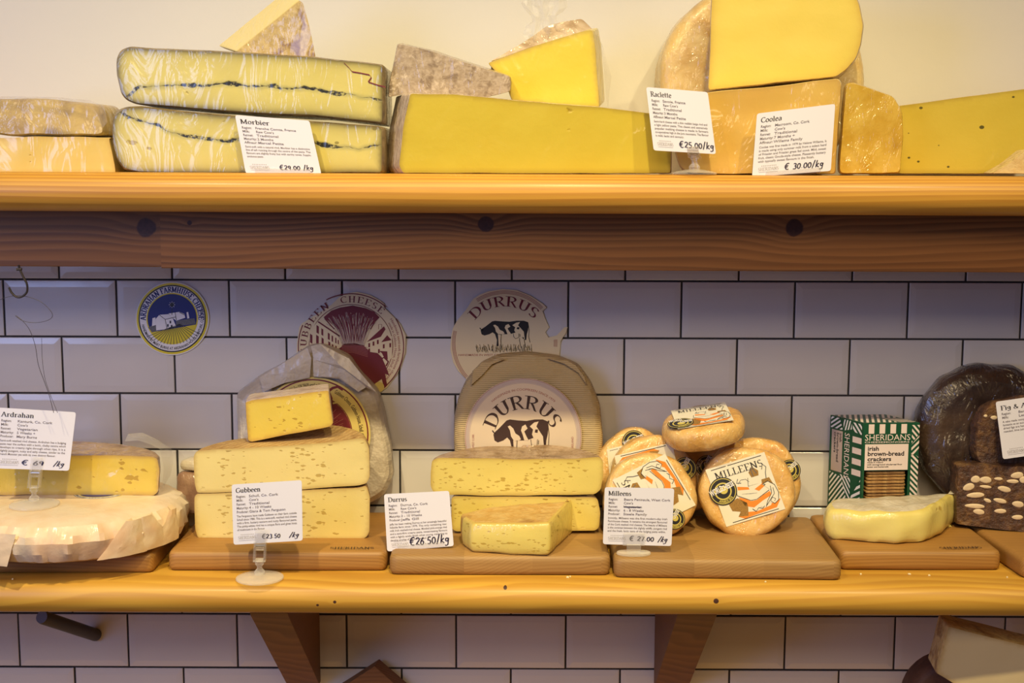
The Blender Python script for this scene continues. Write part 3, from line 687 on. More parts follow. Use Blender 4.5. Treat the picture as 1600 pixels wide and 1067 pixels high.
# ================================================================== paste and rind looks
P_GUB = paste('pale_gubbeen_paste', (.80, .68, .29), (.73, .57, .18), (.50, .34, .11), 1.0, 150, 2.6, seed=1)
P_GUBW = paste('yellow_gubbeen_paste', (.78, .60, .09), (.70, .50, .05), (.50, .28, .05), 1.0, 150, 2.0, film=.9, seed=4)
R_GUB = rind('ochre_mat_rind', ((.48, .30, .11), (.60, .42, .18), (.33, .18, .06)), 60, grid=330, rough=.75, bump=.6, bd=.002)
P_DUR = paste('durrus_paste', (.78, .65, .19), (.71, .54, .10), (.46, .30, .07), 1.0, 165, 3.0, film=.7, wr=.5, seed=7)
R_DUR = rind('grey_brown_rind', ((.28, .17, .08), (.46, .32, .20), (.16, .09, .045)), 45, film=.7, wr=.8, bump=.9, bd=.004)
R_DURW = rind('orange_tan_rind', ((.54, .31, .08), (.62, .42, .16), (.36, .19, .05)), 70, film=.6, wr=.7)
P_ARD = paste('ardrahan_paste', (.74, .56, .10), (.66, .45, .05), (.42, .25, .08), .8, 110, 1.6, film=.9, wr=.7, seed=2)
R_ARD = rind('brown_ardrahan_rind', ((.42, .27, .13), (.55, .38, .20), (.27, .16, .08)), 70, film=.8, wr=.9)
P_MOR = paste('morbier_paste', (.70, .62, .20), (.58, .49, .12), (.15, .12, .035), .45, 45, 1.5, film=1.0, wr=.5, ash=True, seed=3, rimw=1.0, fscale=30, mott=.4)
R_MOR = rind('dark_morbier_rind', ((.20, .14, .055), (.30, .22, .10), (.12, .085, .04)), 90, film=.9, wr=.8, bump=1.0, bd=.002)
P_COM = paste('comte_paste', (.62, .51, .055), (.56, .40, .024), (.38, .27, .03), .30, 40, 1.2, film=1.0, wr=.55, seed=5, mott=.4, fscale=20)
R_COM = rind('pinkish_beige_rind', ((.54, .40, .27), (.62, .50, .36), (.38, .26, .15)), 70, film=1.0, wr=1.0)
P_YEL = paste('bright_yellow_paste', (.78, .63, .07), (.72, .54, .04), (.50, .35, .08), .5, 42, 1.1, film=.9, wr=.6, seed=6, fscale=20)
R_GREY = rind('grey_brown_cloth_rind', ((.36, .27, .18), (.48, .38, .28), (.24, .17, .11)), 190, film=.9, wr=.8, bump=.7, bd=.0015)
R_TAN = rind('tan_patchy_rind', ((.46, .33, .12), (.58, .44, .20), (.25, .14, .045)), 110, film=.9, wr=.8, bump=.5)
P_CREAM = paste('cream_paste', (.74, .63, .30), (.68, .55, .2), (.55, .42, .15), 0, film=.9, wr=.9, seed=9)
P_LEFT = paste('soft_yellow_paste', (.74, .57, .17), (.70, .50, .10), (.6, .4, .1), .25, 50, 1, film=.9, wr=.7, seed=10, fscale=20)
R_LEFT = rind('tan_grey_rind', ((.40, .28, .13), (.58, .43, .16), (.20, .14, .08)), 26, film=1.0, wr=1.0)
W_GOLD = rind('pale_golden_wax', ((.76, .53, .19), (.82, .64, .30), (.56, .33, .09)), 30, film=1.0, wr=1.0, rough=.4, bump=.6, bd=.004, fscale=60)
P_DISC = paste('golden_slice_paste', (.82, .65, .12), (.78, .57, .07), (.64, .42, .07), 0, film=.8, wr=.15, seed=11, mott=.05, fscale=12)
P_COOL = paste('coolea_paste', (.66, .46, .10), (.68, .38, .08), (.55, .34, .08), 0, film=1.0, wr=.9, seed=12, mott=.45, fscale=34)
R_AMB = rind('amber_wax_rind', ((.58, .35, .035), (.68, .46, .08), (.42, .23, .02)), 30, film=1.0, wr=1.2, rough=.4, bump=.5, fscale=60)
P_HERB = paste('mustard_paste_with_flecks', (.63, .49, .055), (.54, .39, .03), (.42, .30, .035), 0, film=.8, wr=.5, fleck=.30, seed=13, fscale=18)
R_PAL = rind('pale_tan_rind', ((.72, .55, .25), (.66, .46, .18), (.5, .33, .12)), 80, film=.9, wr=.9)
R_MIL = rind('orange_washed_rind', ((.66, .36, .085), (.76, .50, .19), (.52, .24, .045)), 34, film=1.0, wr=1.5, rough=.5, bump=.8, bd=.004, fscale=50)
R_WHITE = rind('white_bloomy_rind', ((.62, .54, .40), (.72, .66, .54), (.48, .38, .24)), 45, film=.7, wr=.8, bump=.5)
P_WHITE = paste('soft_butter_paste', (.80, .70, .26), (.76, .62, .13), (.72, .56, .12), .8, 30, 1.8, film=.6, wr=.6, rough=.35, seed=14, rimw=.5)
FIG = rind('dark_fig_cake', ((.050, .022, .013), (.11, .05, .025), (.20, .10, .035)), 120, film=.5, wr=.6, rough=.45, bump=1.0, bd=.004)
FIGF = rind('film_over_dark_cake', ((.030, .017, .013), (.07, .042, .030), (.11, .07, .045)), 22, film=1.0, wr=1.4, rough=.35, bump=.8, bd=.006, fscale=38)
ALM = plain('almond', (.74, .58, .36), .45, .12, 200, .3)
PAPER_A = rind('waxed_pink_cream_paper', ((.82, .62, .40), (.86, .72, .52), (.78, .50, .30)), 16, rough=.5, bump=.35, bd=.006, film=.25, wr=.6, fscale=18)
PAPER_G = rind('translucent_grey_paper', ((.46, .39, .30), (.56, .49, .40), (.38, .31, .22)), 12, rough=.5, bump=.9, bd=.014, film=.5, wr=.9, fscale=14)
t = NT('ribbed_kraft_paper'); sp = t.n('ShaderNodeSeparateXYZ'); t.l(t.co, sp.inputs[0]); rb = t.math('SINE', t.math('MULTIPLY', sp.outputs[2], 2400.0)); nz = t.noise(10, None, 4)
t.set(Base_Color=t.mix(nz, (.43, .31, .14), (.52, .39, .20)), Roughness=.55); hh = t.math('ADD', t.math('MULTIPLY', rb, .06), t.math('MULTIPLY', nz, 3.0)); t.l(t.bump(hh, .8, .005), t.b.inputs['Normal']); PAPER_D = t.m
for m_ in (R_MIL,): m_.node_tree.nodes['Principled BSDF'].inputs['Subsurface Weight'].default_value = .1
US = .4822     # top of the upper shelf

# ================================================================== upper shelf cheeses
def up(px, Y): return Pl(at(px[0], px[1], Y))
# left pair
pl = Pl(at(60, 200, -.21), 4)
o = body('cheese_piece', [(-70, 214), (176, 214), (170, 216), (176, 240), (182, 268), (180, 272), (-70, 272)], Pl(at(60, 240, -.215), 4), [(0, .99), (.004, 1), (.11, 1)], [P_LEFT, P_LEFT], back=(0, 1, 0), frontmat=1, rc=10, jit=.0015)
tag(o, 'smooth pale yellow cheese at the left end of the upper shelf', 'cheese')
o = body('cheese_piece', [(-70, 153), (0, 153.5), (78, 155), (146, 161), (158, 176), (164, 196), (165, 209), (150, 212), (78, 213), (22, 212), (-10, 207), (-70, 205)], pl, [(0, .96, .9), (.005, 1), (.09, 1)], [R_LEFT, R_LEFT], back=(0, 1, 0), rc=8, jit=.002)
tag(o, 'film-wrapped piece with tan and grey rind lying on the pale yellow one at top left', 'cheese')
mb = MB()
L1 = [at(x, y, -.225) for x, y in ((-30, 150), (30, 151), (90, 152), (140, 157), (163, 166), (168, 190))]; L2 = [at(x, y, -.214) for x, y in ((-30, 158), (30, 158), (90, 160), (138, 165), (152, 180), (160, 200))]
mb.grid([[mb.add(p) for p in L1], [mb.add(p) for p in L2]]); mb.build('cling_film', [M['film']], o, jit=.001, freq=60)
# Morbier
YM = Pl(at(400, 220, -.226), -2.0)
o = body('morbier_half', [(173, 202), (176, 182), (183, 171), (196, 166), (218, 165.5), (271, 172), (368, 181), (500, 190), (594, 197), (600, 199), (600, 271.5), (465, 271.5), (271, 271.5), (215, 270), (192, 265), (181, 248), (175, 225)], YM, [(0, .985, .95), (.004, 1)] + [(.05, 1), (.11, 1), (.16, .97)], [R_MOR, P_MOR], back=(0, 1, 0), ash=[(186, 172), (196, 180), (217, 190), (248, 198.5), (271, 209), (302, 212), (357, 221), (372, 217), (492, 225.6), (558, 232.5), (606, 225.6)], rc=6, spacing=.0042, jit=.0008, rimd=.0065)
tag(o, 'ash-line half wheel directly on the upper shelf, behind the leftmost upper price card', 'cheese', 'ash-line half wheels on the upper shelf')
YM2 = Pl(at(400, 130, -.223), -2.0)
o = body('morbier_half', [(181, 116), (180, 92), (186, 78), (202, 72.5), (248, 75), (341, 79), (492, 88.5), (560, 95), (600, 101), (600, 194), (592, 193), (492, 182), (380, 177), (271, 168), (212, 163), (196, 156), (188, 146)], YM2, [(0, .985, .95), (.004, 1)] + [(.05, 1), (.10, 1), (.15, .97)], [R_MOR, P_MOR], back=(0, 1, 0), ash=[(195, 152), (217, 137.6), (271, 133.7), (349, 131), (395, 135), (481, 140), (550, 149), (606, 158)], rc=6, spacing=.0042, jit=.0008, rimd=.0065)
tag(o, 'ash-line half wheel stacked on top of the other one like it', 'cheese', 'ash-line half wheels on the upper shelf')
mb = MB(); z = [(537, 97), (545, 105), (550, 111), (562, 113), (577, 116), (580, 120), (575, 127), (590, 132), (602, 135)]
rows = [[mb.add(YM2(x, y, .0007)) for x, y in z], [mb.add(YM2(x + 1, y + 2.2, .0007)) for x, y in z]]; mb.grid(rows); mb.build('red_film_edge', [M['dred']], o, smooth=0)
# wedge on Morbier
pw = Pl(at(430, 60, -.19), -14)
o = body('cheese_wedge', [(369, 80.5), (469, 0), (474, 4), (484, 40), (494, 90), (430, 90), (380, 86)], pw, [(0, .985), (.003, 1), (.045, 1.0)], [P_CREAM, R_TAN], back=(-.62, .75, .22), frontmat=1, rc=3)
tag(o, 'wedge with a tan patchy rind facing out, sitting on top of the ash-line half wheels', 'cheese')
# long yellow wedge
pc = Pl(at(640, 210, -.243), 6)
o = body('cheese_wedge', [(639, 145), (710, 146.5), (808, 156), (938, 167), (1012, 176), (1050, 181), (1050, 271.5), (677, 271.5), (628, 271.5), (622, 260), (628, 200)], pc, [(0, .99, .98), (.0035, 1), (.03, 1, 1, (-.010, 0, 0)), (.06, 1, 1, (-.020, 0, 0)), (.11, .97, .97, (-.020, 0, 0))], [R_COM, P_COM], back=(0, 1, 0), rc=4, jit=.0006)
tag(o, 'long low yellow wedge in the middle of the upper shelf under a grey-rinded piece', 'cheese')
# grey wedge lying on it
pg = Pl(at(700, 110, -.205), 3)
o = body('cheese_wedge', [(605, 152), (607, 130), (621, 67.5), (678, 81), (740, 101), (797, 120), (799, 131), (798, 143), (762, 151.5), (706, 148), (645, 145)], pg, [(0, .985), (.003, 1), (.05, 1), (.055, .97)], [R_GREY, R_GREY], back=(0, .97, .1), rc=3, jit=.0008)
tag(o, 'wedge showing its speckled grey-brown rind, on top of the long yellow wedge', 'cheese')
# yellow block with film twist
py = Pl(at(850, 120, -.165), 0)
o = body('cheese_wedge', [(762, 98), (840, 70), (915, 47), (926, 46), (931, 75), (937, 169), (880, 166), (800, 158), (790, 130)], py, [(0, .99), (.002, 1), (.05, .98, .98, (.010, 0, .008)), (.08, .95, .95, (.014, 0, .010))], [P_YEL, P_YEL], back=(0, 1, 0), rc=4)
tag(o, 'bright yellow wrapped wedge with a twist of film on top', 'cheese')
mb = MB(); rr = random.Random(3)
o2 = body('top_rind', [(764, 96), (812, 70), (835, 55), (852, 42), (880, 33), (911, 28.5), (928, 45), (880, 58), (820, 78)], Pl(at(850, 70, -.14), 0, 30), [(0, .97), (.004, 1), (.02, .98)], [R_COM, R_COM], parent=o, rc=4, jit=.0015)
rows = []
for k in range(9):
    y = 62 - k * 9; w = 26 + 8 * math.sin(k * 1.3) + (8 if k > 6 else 0); row = []
    for j in range(9): f = j / 8 - .5; row.append(mb.add(at(850 + f * 2 * w + rr.uniform(-3, 3), y + rr.uniform(-3, 3), -.13 + .012 * math.sin(j * 2.1 + k * .5) + rr.uniform(-.004, .004))))
    rows.append(row)
mb.grid(rows); mb.build('film_twist', [M['film2']], o, smooth=0)
mb = MB(); R1 = [at(x, y, -.16) for x, y in ((930, 46), (938, 70), (944, 110), (948, 166))]; R2 = [at(x, y, -.11) for x, y in ((928, 50), (942, 78), (955, 120), (950, 166))]
mb.grid([[mb.add(p) for p in R1], [mb.add(p) for p in R2]]); mb.build('cling_film', [M['film']], o, jit=.002, freq=50)
# big wheel standing behind at right
pd = Pl(at(1195, 130, -.085), 0, 3); o = body('whole_cheese', arc(1193, 124, 162, 156, 0, 360, 44)[:44], pd, disc(.07, .016, .9), [W_GOLD, W_GOLD], back=(0, 1, 0), rc=2, step=9, jit=.0015)
tag(o, 'pale golden wheel in creased film behind the golden half slice', 'cheese')
# golden slice on the Coolea block
pe = Pl(at(1230, 70, -.185), -3); o = body('cheese_slice', [(1105, 142), (1108, 80), (1112, -30), (1325, -34), (1343, 5), (1350, 40), (1346, 68), (1338, 92), (1325, 108), (1309, 120), (1210, 130)], pe, [(0, .985), (.004, 1), (.06, 1), (.064, .98)], [R_PAL, P_DISC], back=(.2, 1, 0), rc=5, rimd=.006, jit=.0008)
tag(o, 'large smooth golden half slice standing on top of the film-wrapped block at upper right', 'cheese')
pf = Pl(at(1190, 200, -.215), -2); o = body('cheese_block', [(1052, 236), (1060, 190), (1082, 152), (1105, 144.5), (1210, 133), (1311, 122.5), (1316, 129), (1311, 200), (1307, 271.5), (1076, 271.5), (1062, 263)], pf, [(0, .985), (.004, 1), (.10, 1), (.105, .97)], [W_GOLD, P_COOL], back=(.14, 1, 0), rc=6, jit=.0015)
tag(o, 'orange-yellow block in glossy creased film behind the two upper price cards at right', 'cheese')
ph = Pl(at(1360, 200, -.212), 10); o = body('cheese_block', [(1322, 130), (1334, 127.5), (1397, 150), (1410, 176), (1414, 212), (1408, 250), (1406, 271.5), (1312, 271.5), (1316, 200)], ph, [(0, .97), (.005, 1), (.05, 1), (.055, .97)], [R_AMB, R_AMB], back=(.18, 1, 0), rc=7, jit=.0018)
tag(o, 'narrow amber block in creased film, right of the orange-yellow block', 'cheese')
pi_ = Pl(at(1500, 210, -.17), -6); o = body('cheese_wedge', [(1400, 166), (1410, 164.5), (1488, 153.5), (1600, 139), (1700, 126), (1700, 271.5), (1400, 271.5)], pi_, [(0, .99), (.003, 1), (.11, 1), (.113, .98)], [R_PAL, P_HERB], back=(0, 1, 0), rc=4)
tag(o, 'mustard-yellow wedge with dark flecks at the right end of the upper shelf', 'cheese')
pj = Pl(at(1590, 255, -.225), 0); o = body('cheese_piece', [(1549, 271.5), (1575, 257), (1604, 234), (1690, 225), (1690, 271.5)], pj, [(0, .98), (.003, 1), (.03, 1)], [R_PAL, R_PAL], back=(0, 1, 0), rc=3)
tag(o, 'corner of a small tan wedge in front of the flecked wedge at the right edge', 'cheese')

# ================================================================== lower shelf: Ardrahan
AH = .050; ac = Vector((-.563, -.1435, BT + .0008)); R0 = .141
mb = MB(); prof = [(0, AH + .001), (.05, AH + .001), (.09, AH), (.112, AH - .001), (.122, AH - .005), (.129, AH - .014), (.132, AH * .55), (.130, AH * .3), (.124, .004), (.115, .0), (0, 0)]
rows = []; NA = 150; prof = [(r * 1.076, z) for r, z in prof]
for r, z in prof:
    row = []
    for k in range(NA):
        a = 2 * PI * k / NA; q = Vector((math.cos(a) * max(r, 1e-4), math.sin(a) * max(r, 1e-4), z))
        if r > .11:
            cr = noise.noise(Vector((math.cos(a) * 9, math.sin(a) * 9, z * 45))); cr2 = noise.noise(Vector((math.cos(a) * 26, math.sin(a) * 26, z * 90 + 3)))
            amp = .0038 if r > .127 else .0012; q += Vector((math.cos(a), math.sin(a), 0)) * (abs(cr) * amp * 2.2 - amp * .6 + abs(cr2) * amp * .8)
        row.append(mb.add(ac + q))
    rows.append(row)
mb.grid(rows, 0, True); ardw = mb.build('whole_cheese', [PAPER_A], weld=3e-4, smooth=24, base=ac)
tag(ardw, 'big wheel wrapped in waxed pinkish cream paper, lying on the leftmost board', 'cheese')
def flap(parent, pts, mat, name='paper_fold', thick=0, n=5):
    """a small creased sheet spanned by a 2-D grid of 3-D points"""
    mb = MB(); rows = [[mb.add(p) for p in r] for r in pts]; mb.grid(rows); o = mb.build(name, [mat], parent, smooth=20, jit=.0010, freq=70); return o
def rim(a, z, d=.0): r = R0 + d; return ac + Vector((r * math.cos(a), r * math.sin(a), z))
for a0, a1, z0, z1, tw, out_ in ((-.98, -.62, .004, .046, .10, 0), (-.70, -.42, .005, .047, -.12, 0), (-.48, -.20, .005, .045, .08, 0), (-2.05, -1.72, .001, .040, .22, .002)):
    pts = []
    for i_ in range(11):
        v_ = i_ / 10; row = []; am = (a0 + a1) / 2; wd_ = (a1 - a0) * (1.25 - .85 * v_)
        for j_ in range(11):
            u_ = j_ / 10; a = am + wd_ * (u_ - .5) + tw * (v_ - .5); row.append(rim(a, z0 + (z1 - z0) * v_, .0026 + out_ * (1 - v_) + (.0020 * math.sin(u_ * PI) + .0022 * abs(noise.noise(Vector((u_ * 5, v_ * 5, a0 * 9))))) * math.sin(PI * (.1 + .8 * v_))))
        pts.append(row)
    flap(ardw, pts, PAPER_A)
# Ardrahan label peeping out under the half
la = Art(); lc = Vector((-.533, -.127, 0)); mp = lambda x, y, h: Vector((lc.x + x, lc.y + y, BT + AH + .0012 + h))
la.disc(0, 0, .034, 'yel', 1, ry=.034); la.disc(0, 0, .0325, 'black', 2); la.disc(0, 0, .0318, 'white', 3); la.arctext(sans('HANDMADE BY MARY BURNS AT ARDRAHAN HOUSE', .02), 0, 0, .0306, .0028, -90, 'black', 4, span=150, inside=True)
la.disc(0, 0, .0262, 'yel', 4); la.disc(0, 0, .025, 'navy', 5)
la.build('round_label', mp, ardw)
zc = BT + AH + .0020
pa = Pl(Vector((-.5, -.1385, zc)), 1.5)
p = pa(247, 776); o = body('cheese_half', [(-120, 712), (-20, 712), (60, 712), (140, 711), (200, 712), (236, 713), (246, 716), (249, 735), (247, 768), (240, 774), (180, 774), (60, 773.5), (-120, 772.5)], pa, half(.095, 8), [R_ARD, P_ARD], back=(0, 1, 0), rc=4, jit=.0009, freq=60, center=(60, 745))
tag(o, 'film-wrapped yellow half with brown crinkled rind lying on the paper-wrapped wheel', 'cheese')
flap(o, [[at(x, y, Y) for x, y in r] for Y, r in ((-.125, ((195, 690), (215, 688), (235, 694), (250, 702), (256, 730), (252, 765))), (-.10, ((200, 678), (222, 676), (245, 686), (262, 700), (266, 725), (262, 750))), (-.075, ((205, 684), (228, 682), (252, 692), (268, 702), (271, 722), (266, 742))))], M['film2'], 'cling_film')
# two wrapped pieces behind
o = slab('cheese_piece', [(-.460, -.037), (-.396, -.044), (-.392, -.006), (-.458, -.005)], BT, .0825, [FIGF, FIGF], rc=.01, er=.009, bulge=.001, jit=.002, freq=40, sidemat=0)
o.data.materials.clear(); R_PURP = rind('purple_brown_rind', ((.30, .17, .12), (.40, .25, .17), (.18, .10, .08)), 40, film=1.0, wr=1.2); o.data.materials.append(R_PURP); o.data.materials.append(R_PURP)
tag(o, 'purple-brown wrapped piece just left of the stacked pale halves', 'cheese')
o = slab('cheese_piece', [(-.455, -.034), (-.422, -.038), (-.418, -.010), (-.45, -.008)], .0840, .100, [R_WHITE, R_WHITE], rc=.008, er=.006, jit=.002, freq=40, sidemat=0)
tag(o, 'pale wrapped scrap resting on the purple-brown piece behind the yellow half', 'cheese')

# ================================================================== Gubbeen
YG = -.150
pg1 = Pl(at(440, 800, YG), 0)
gb = body('cheese_half', [(304, 776), (308, 771), (420, 768.5), (560, 762), (573, 759), (578, 775), (577, 830), (572, 840), (560, 843), (440, 843.5), (320, 843), (309, 840), (305, 825)], pg1, half(.104), [R_GUB, P_GUB], back=(0, 1, 0), rc=4, step=5, spacing=.0045)
tag(gb, 'bottom half of the two stacked pale yellow halves left of the middle', 'cheese', 'two stacked pale halves')
gt = body('cheese_half', [(303, 712), (307, 704.5), (340, 702), (440, 697), (520, 690), (562, 684.5), (571, 687), (577, 700), (578, 745), (573, 755), (560, 758), (440, 767), (330, 769.5), (308, 769.5), (304, 755)], Pl(at(440, 730, YG), 0), half(.104), [R_GUB, P_GUB], back=(0, 1, 0), rc=4, step=5, spacing=.0045)
tag(gt, 'upper half of the pale yellow stack left of the middle, ochre patterned rind', 'cheese', 'two stacked pale halves')
pw = Pl(at(450, 650, -.125), -8)
gw = body('cheese_wedge', [(383, 628), (392, 625), (450, 618), (500, 611), (514, 609.5), (518, 640), (521, 662), (515, 667), (450, 678.5), (392, 691), (387, 688)], pw, [(0, .99), (.002, 1), (.020, 1.0), (.045, .98)], [rind('pale_mauve_rind', ((.50, .38, .30), (.60, .48, .38), (.38, .26, .2)), 60, film=.8, wr=.8), P_GUBW], back=(-.12, .96, .04), rc=3, step=4)
tag(gw, 'small bright yellow wrapped wedge on top of the two stacked pale halves', 'cheese')
flap(gw, [[at(x, y, Y) for x, y in r] for Y, r in ((-.128, ((383, 628), (385, 660), (388, 692))), (-.115, ((372, 622), (374, 655), (382, 682))), (-.095, ((368, 616), (369, 650), (378, 676))))], M['film2'], 'cling_film')
# wrapped Gubbeen wheel
pv = Pl(at(490, 720, -.040), 0, 4)
gwh = body('whole_cheese', [(368, 700), (366, 660), (365, 614), (400, 590), (445, 566), (483, 540), (500, 538), (545, 560), (586, 610), (603, 660), (612, 705), (617, 742), (600, 775), (560, 799), (420, 799), (385, 770)], pv, [(0, .90), (.002, .94), (.008, .985), (.016, 1.0), (.028, .99), (.034, .95)], [PAPER_G, PAPER_G], back=(0, 1, 0), rc=8, step=7, jit=.0042, freq=20, spacing=.010, smooth=14)
tag(gwh, 'standing wheel in greyish translucent paper with a round yellow label', 'cheese')
pvc = Pl(at(490, 600, -.0445), 0, 4)
for pts, h_ in (([(486, 541), (501, 537), (545, 560), (588, 612), (574, 606), (543, 578), (490, 562)], .0035), ([(489, 560), (543, 577), (572, 605), (560, 612), (530, 592), (490, 588)], .0015), ([(405, 590), (445, 566), (480, 543), (487, 560), (484, 590), (445, 598), (412, 612)], .0025)):
    mb = MB(); c2 = sum((Vector((x, y)) for x, y in pts), Vector((0, 0))) / len(pts)
    lo = [mb.add(pvc(x, y, .0 + (h_ if k_ % 2 else 0))) for k_, (x, y) in enumerate(pts)]; k_ = mb.add(pvc(c2.x, c2.y, h_ * 1.4))
    for q in range(len(lo)): mb.face((lo[q], lo[(q + 1) % len(lo)], k_))
    mb.build('paper_fold', [PAPER_G], gwh, smooth=0)
ga = Art(down=True); cx, cy = 489, 679
ga.disc(cx, cy, 90, 'ylab', 1); ga.ring(cx, cy, 87, 2.2, 'dred', 2)
ga.arctext(sans('Gubbeen Cheese, Gubbeen House, Schull, Co. Cork, Ireland', .01), cx, cy, 73, 6.5, 20, 'brown', 3, span=86); ga.arctext(sans('Registered 028 28231 Fax 028 28609 email gubbeen', .01), cx, cy, 75, 6, 108, 'brown', 3, span=62)
ga.arctext(sans('Handmade semi-soft farmhouse cheese 370g', .01), cx, cy, 64, 5.5, 105, 'brown', 3, span=52)
ga.ring(cx, cy, 62, 1.2, 'dred', 3); ga.disc(cx, cy, 60.5, 'dred', 3)
for k in range(46):
    a = math.radians(-60 + k * 3.4); ga.line([(cx + 20 * math.cos(a), cy - 20 * math.sin(a)), (cx + (46 + 9 * math.sin(k * 2.3)) * math.cos(a + .04), cy - (46 + 9 * math.sin(k * 2.3)) * math.sin(a + .04))], .7, 'mred', 5)
ga.line([(512, 612), (520, 606), (528, 604), (536, 609)], 4, 'dred', 5); ga.line([(514, 612), (518, 622), (516, 636)], 3.5, 'dred', 5); ga.line([(520, 630), (530, 628), (536, 633)], 2.5, 'ylab', 6)
pvf = Pl(at(490, 700, -.0465), 0, 4); ga.build('round_label', from_zoom(pvf, 0, 0, 1), gwh)

# ================================================================== Durrus
YD = -.128
d1 = body('cheese_half', [(705, 779), (709, 775.5), (820, 776), (925, 777), (934, 779), (938, 800), (936, 824), (930, 829), (820, 830), (712, 830), (706, 825)], Pl(at(820, 800, YD), 0), half(.080), [R_DUR, P_DUR], back=(0, 1, 0), rc=4, step=5, spacing=.0045)
tag(d1, 'bottom half of the middle yellow stack, behind the small front wedge', 'cheese', 'two stacked halves with grey rinds')
d2 = body('cheese_half', [(673, 738), (675, 720), (684, 715.5), (730, 716), (820, 717), (900, 717), (936, 713.5), (942, 720), (943, 745), (939, 765), (930, 772), (820, 774.5), (700, 773), (677, 769), (673, 760)], Pl(at(820, 745, YD), 0), half(.080), [R_DUR, P_DUR], back=(0, 1, 0), rc=4, step=5, spacing=.0045, jit=.0009)
tag(d2, 'upper half of the middle yellow stack, grey-brown crinkled rind, below the cow label', 'cheese', 'two stacked halves with grey rinds')
fp = [on(724, 853, BT), on(738, 863, BT), on(800, 867, BT), on(858, 868.5, BT), on(896, 831, BT)]; fp = [Vector((q.x, q.y)) for q in fp] + [Vector((.066, -.135)), Vector((.0, -.135)), Vector((-.040, -.145)), Vector((-.070, -.165))]
dw = slab('cheese_wedge', fp, BT, .066, [R_DURW, P_DUR], rc=.003, er=.004, bulge=.0018, sidemat=lambda e: 1 if (e.y < -.2 or e.x > .3) else 0, ztilt=(.06, .03), jit=.0010, freq=45)
tag(dw, 'small yellow wedge with an orange-tan rind at the front of the middle board', 'cheese')
pdv = Pl(at(820, 680, -.042), 0, 2)
dwh = body('whole_cheese', [(708, 692), (709, 655), (714, 628), (728, 596), (750, 570), (780, 557), (824, 553.5), (872, 558), (905, 572), (925, 600), (938, 632), (943, 680), (941, 740), (925, 790), (900, 799), (740, 799), (715, 770)], pdv, [(0, .90), (.0015, .945), (.006, .985), (.014, 1.0), (.028, 1), (.036, .96)], [PAPER_D, PAPER_D], back=(0, 1, 0), rc=8, step=7, jit=.0012, freq=26, spacing=.007, smooth=30)
tag(dwh, 'standing wheel in ribbed kraft paper with a round cow label', 'cheese')
pdf = Pl(at(820, 690, -.0445), 0, 2)
for pts in ([(735, 603), (752, 588), (770, 568), (790, 560), (752, 566), (738, 580)], [(855, 559), (880, 567), (905, 583), (918, 602), (915, 590), (900, 570), (885, 562)]):
    mb = MB(); c2 = sum((Vector((x, y)) for x, y in pts), Vector((0, 0))) / len(pts)
    lo = [mb.add(pdf(x, y, -.001)) for x, y in pts]; hi = [mb.add(pdf(c2.x + (x - c2.x) * .9, c2.y + (y - c2.y) * .9, .0015)) for x, y in pts]; mb.grid([lo, hi], 0, True); mb.face(hi); mb.build('paper_fold', [PAPER_D], dwh, smooth=20)
COW_B = [(.0, .30), (.03, .25), (.10, .18), (.17, .10), (.24, .02), (.30, .0), (.45, .02), (.60, .03), (.75, .0), (.90, .0), (.985, .04), (1.0, .14), (.985, .30), (.96, .42), (.95, .60), (.90, .60), (.88, .45), (.80, .36), (.72, .37), (.60, .42), (.48, .42), (.42, .40), (.40, .55), (.38, .78), (.33, .80), (.34, .60), (.30, .42), (.25, .36), (.18, .42), (.08, .46), (.02, .42)]
def cow(A, x, y, w, h, dark, pale, L):
    f = lambda a, b: (x + a * w, y + b * h)
    A.poly([f(*p) for p in COW_B], dark, L)
    A.poly([f(.26, .14), f(.30, .22), f(.32, .34), f(.38, .44), f(.42, .44), f(.50, .40), f(.47, .33), f(.40, .28), f(.36, .18), f(.30, .12)], pale, L + 1)
    A.poly([f(.52, .14), f(.58, .10), f(.62, .18), f(.56, .24), f(.60, .34), f(.64, .42), f(.56, .42), f(.53, .30), f(.50, .22)], pale, L + 1)
    A.poly([f(.66, .14), f(.74, .06), f(.82, .04), f(.78, .14), f(.84, .24), f(.90, .34), f(.92, .58), f(.88, .56), f(.82, .40), f(.74, .40), f(.70, .30), f(.72, .20)], pale, L + 1)
    A.poly([f(.76, .20), f(.81, .20), f(.80, .27), f(.75, .26)], dark, L + 2)
    A.line([f(.985, .05), f(1.01, .3), f(1.0, .5), f(1.03, .68)], w * .012, dark, L); A.line([f(-.02, .22), f(.02, .28), f(.06, .29)], w * .02, dark, L)
    A.poly([f(.68, .40), f(.80, .40), f(.79, .52), f(.73, .56), f(.69, .50)], pale, L + 1); A.line([f(.68, .40), f(.69, .5), f(.73, .56), f(.79, .52), f(.8, .4)], w * .01, dark, L + 2)
    for lx in (.44, .84, .94): A.line([f(lx - .02, .42), f(lx - .03, .62), f(lx, .84)], w * .012, dark, L)
    A.poly([f(.36, .42), f(.43, .42), f(.42, .62), f(.43, .86), f(.38, .86), f(.37, .62)], pale, L + 1); A.line([f(.43, .42), f(.42, .62), f(.43, .86)], w * .012, dark, L + 2)
    A.poly([f(.80, .50), f(.90, .52), f(.92, .86), f(.87, .86), f(.85, .64)], pale, L + 1)
da = Art(down=True); cx, cy = 817.5, 682
da.disc(cx, cy, 91.5, 'cream2', 1); da.ring(cx, cy, 90.5, 6, 'lilac', 2); da.ring(cx, cy, 84, .7, 'lilac', 2); da.ring(cx, cy, 90.8, .6, 'mred', 3)
da.arctext(serif('DURRUS', .15, .05, .04), cx, cy + 2, 46, 20, 91, 'brown', 3, span=143); da.arctext(sans('HANDMADE IN COOMKEEN SINCE 1979'), cx, cy, 72, 3.6, 90, 'mred', 3, span=84)
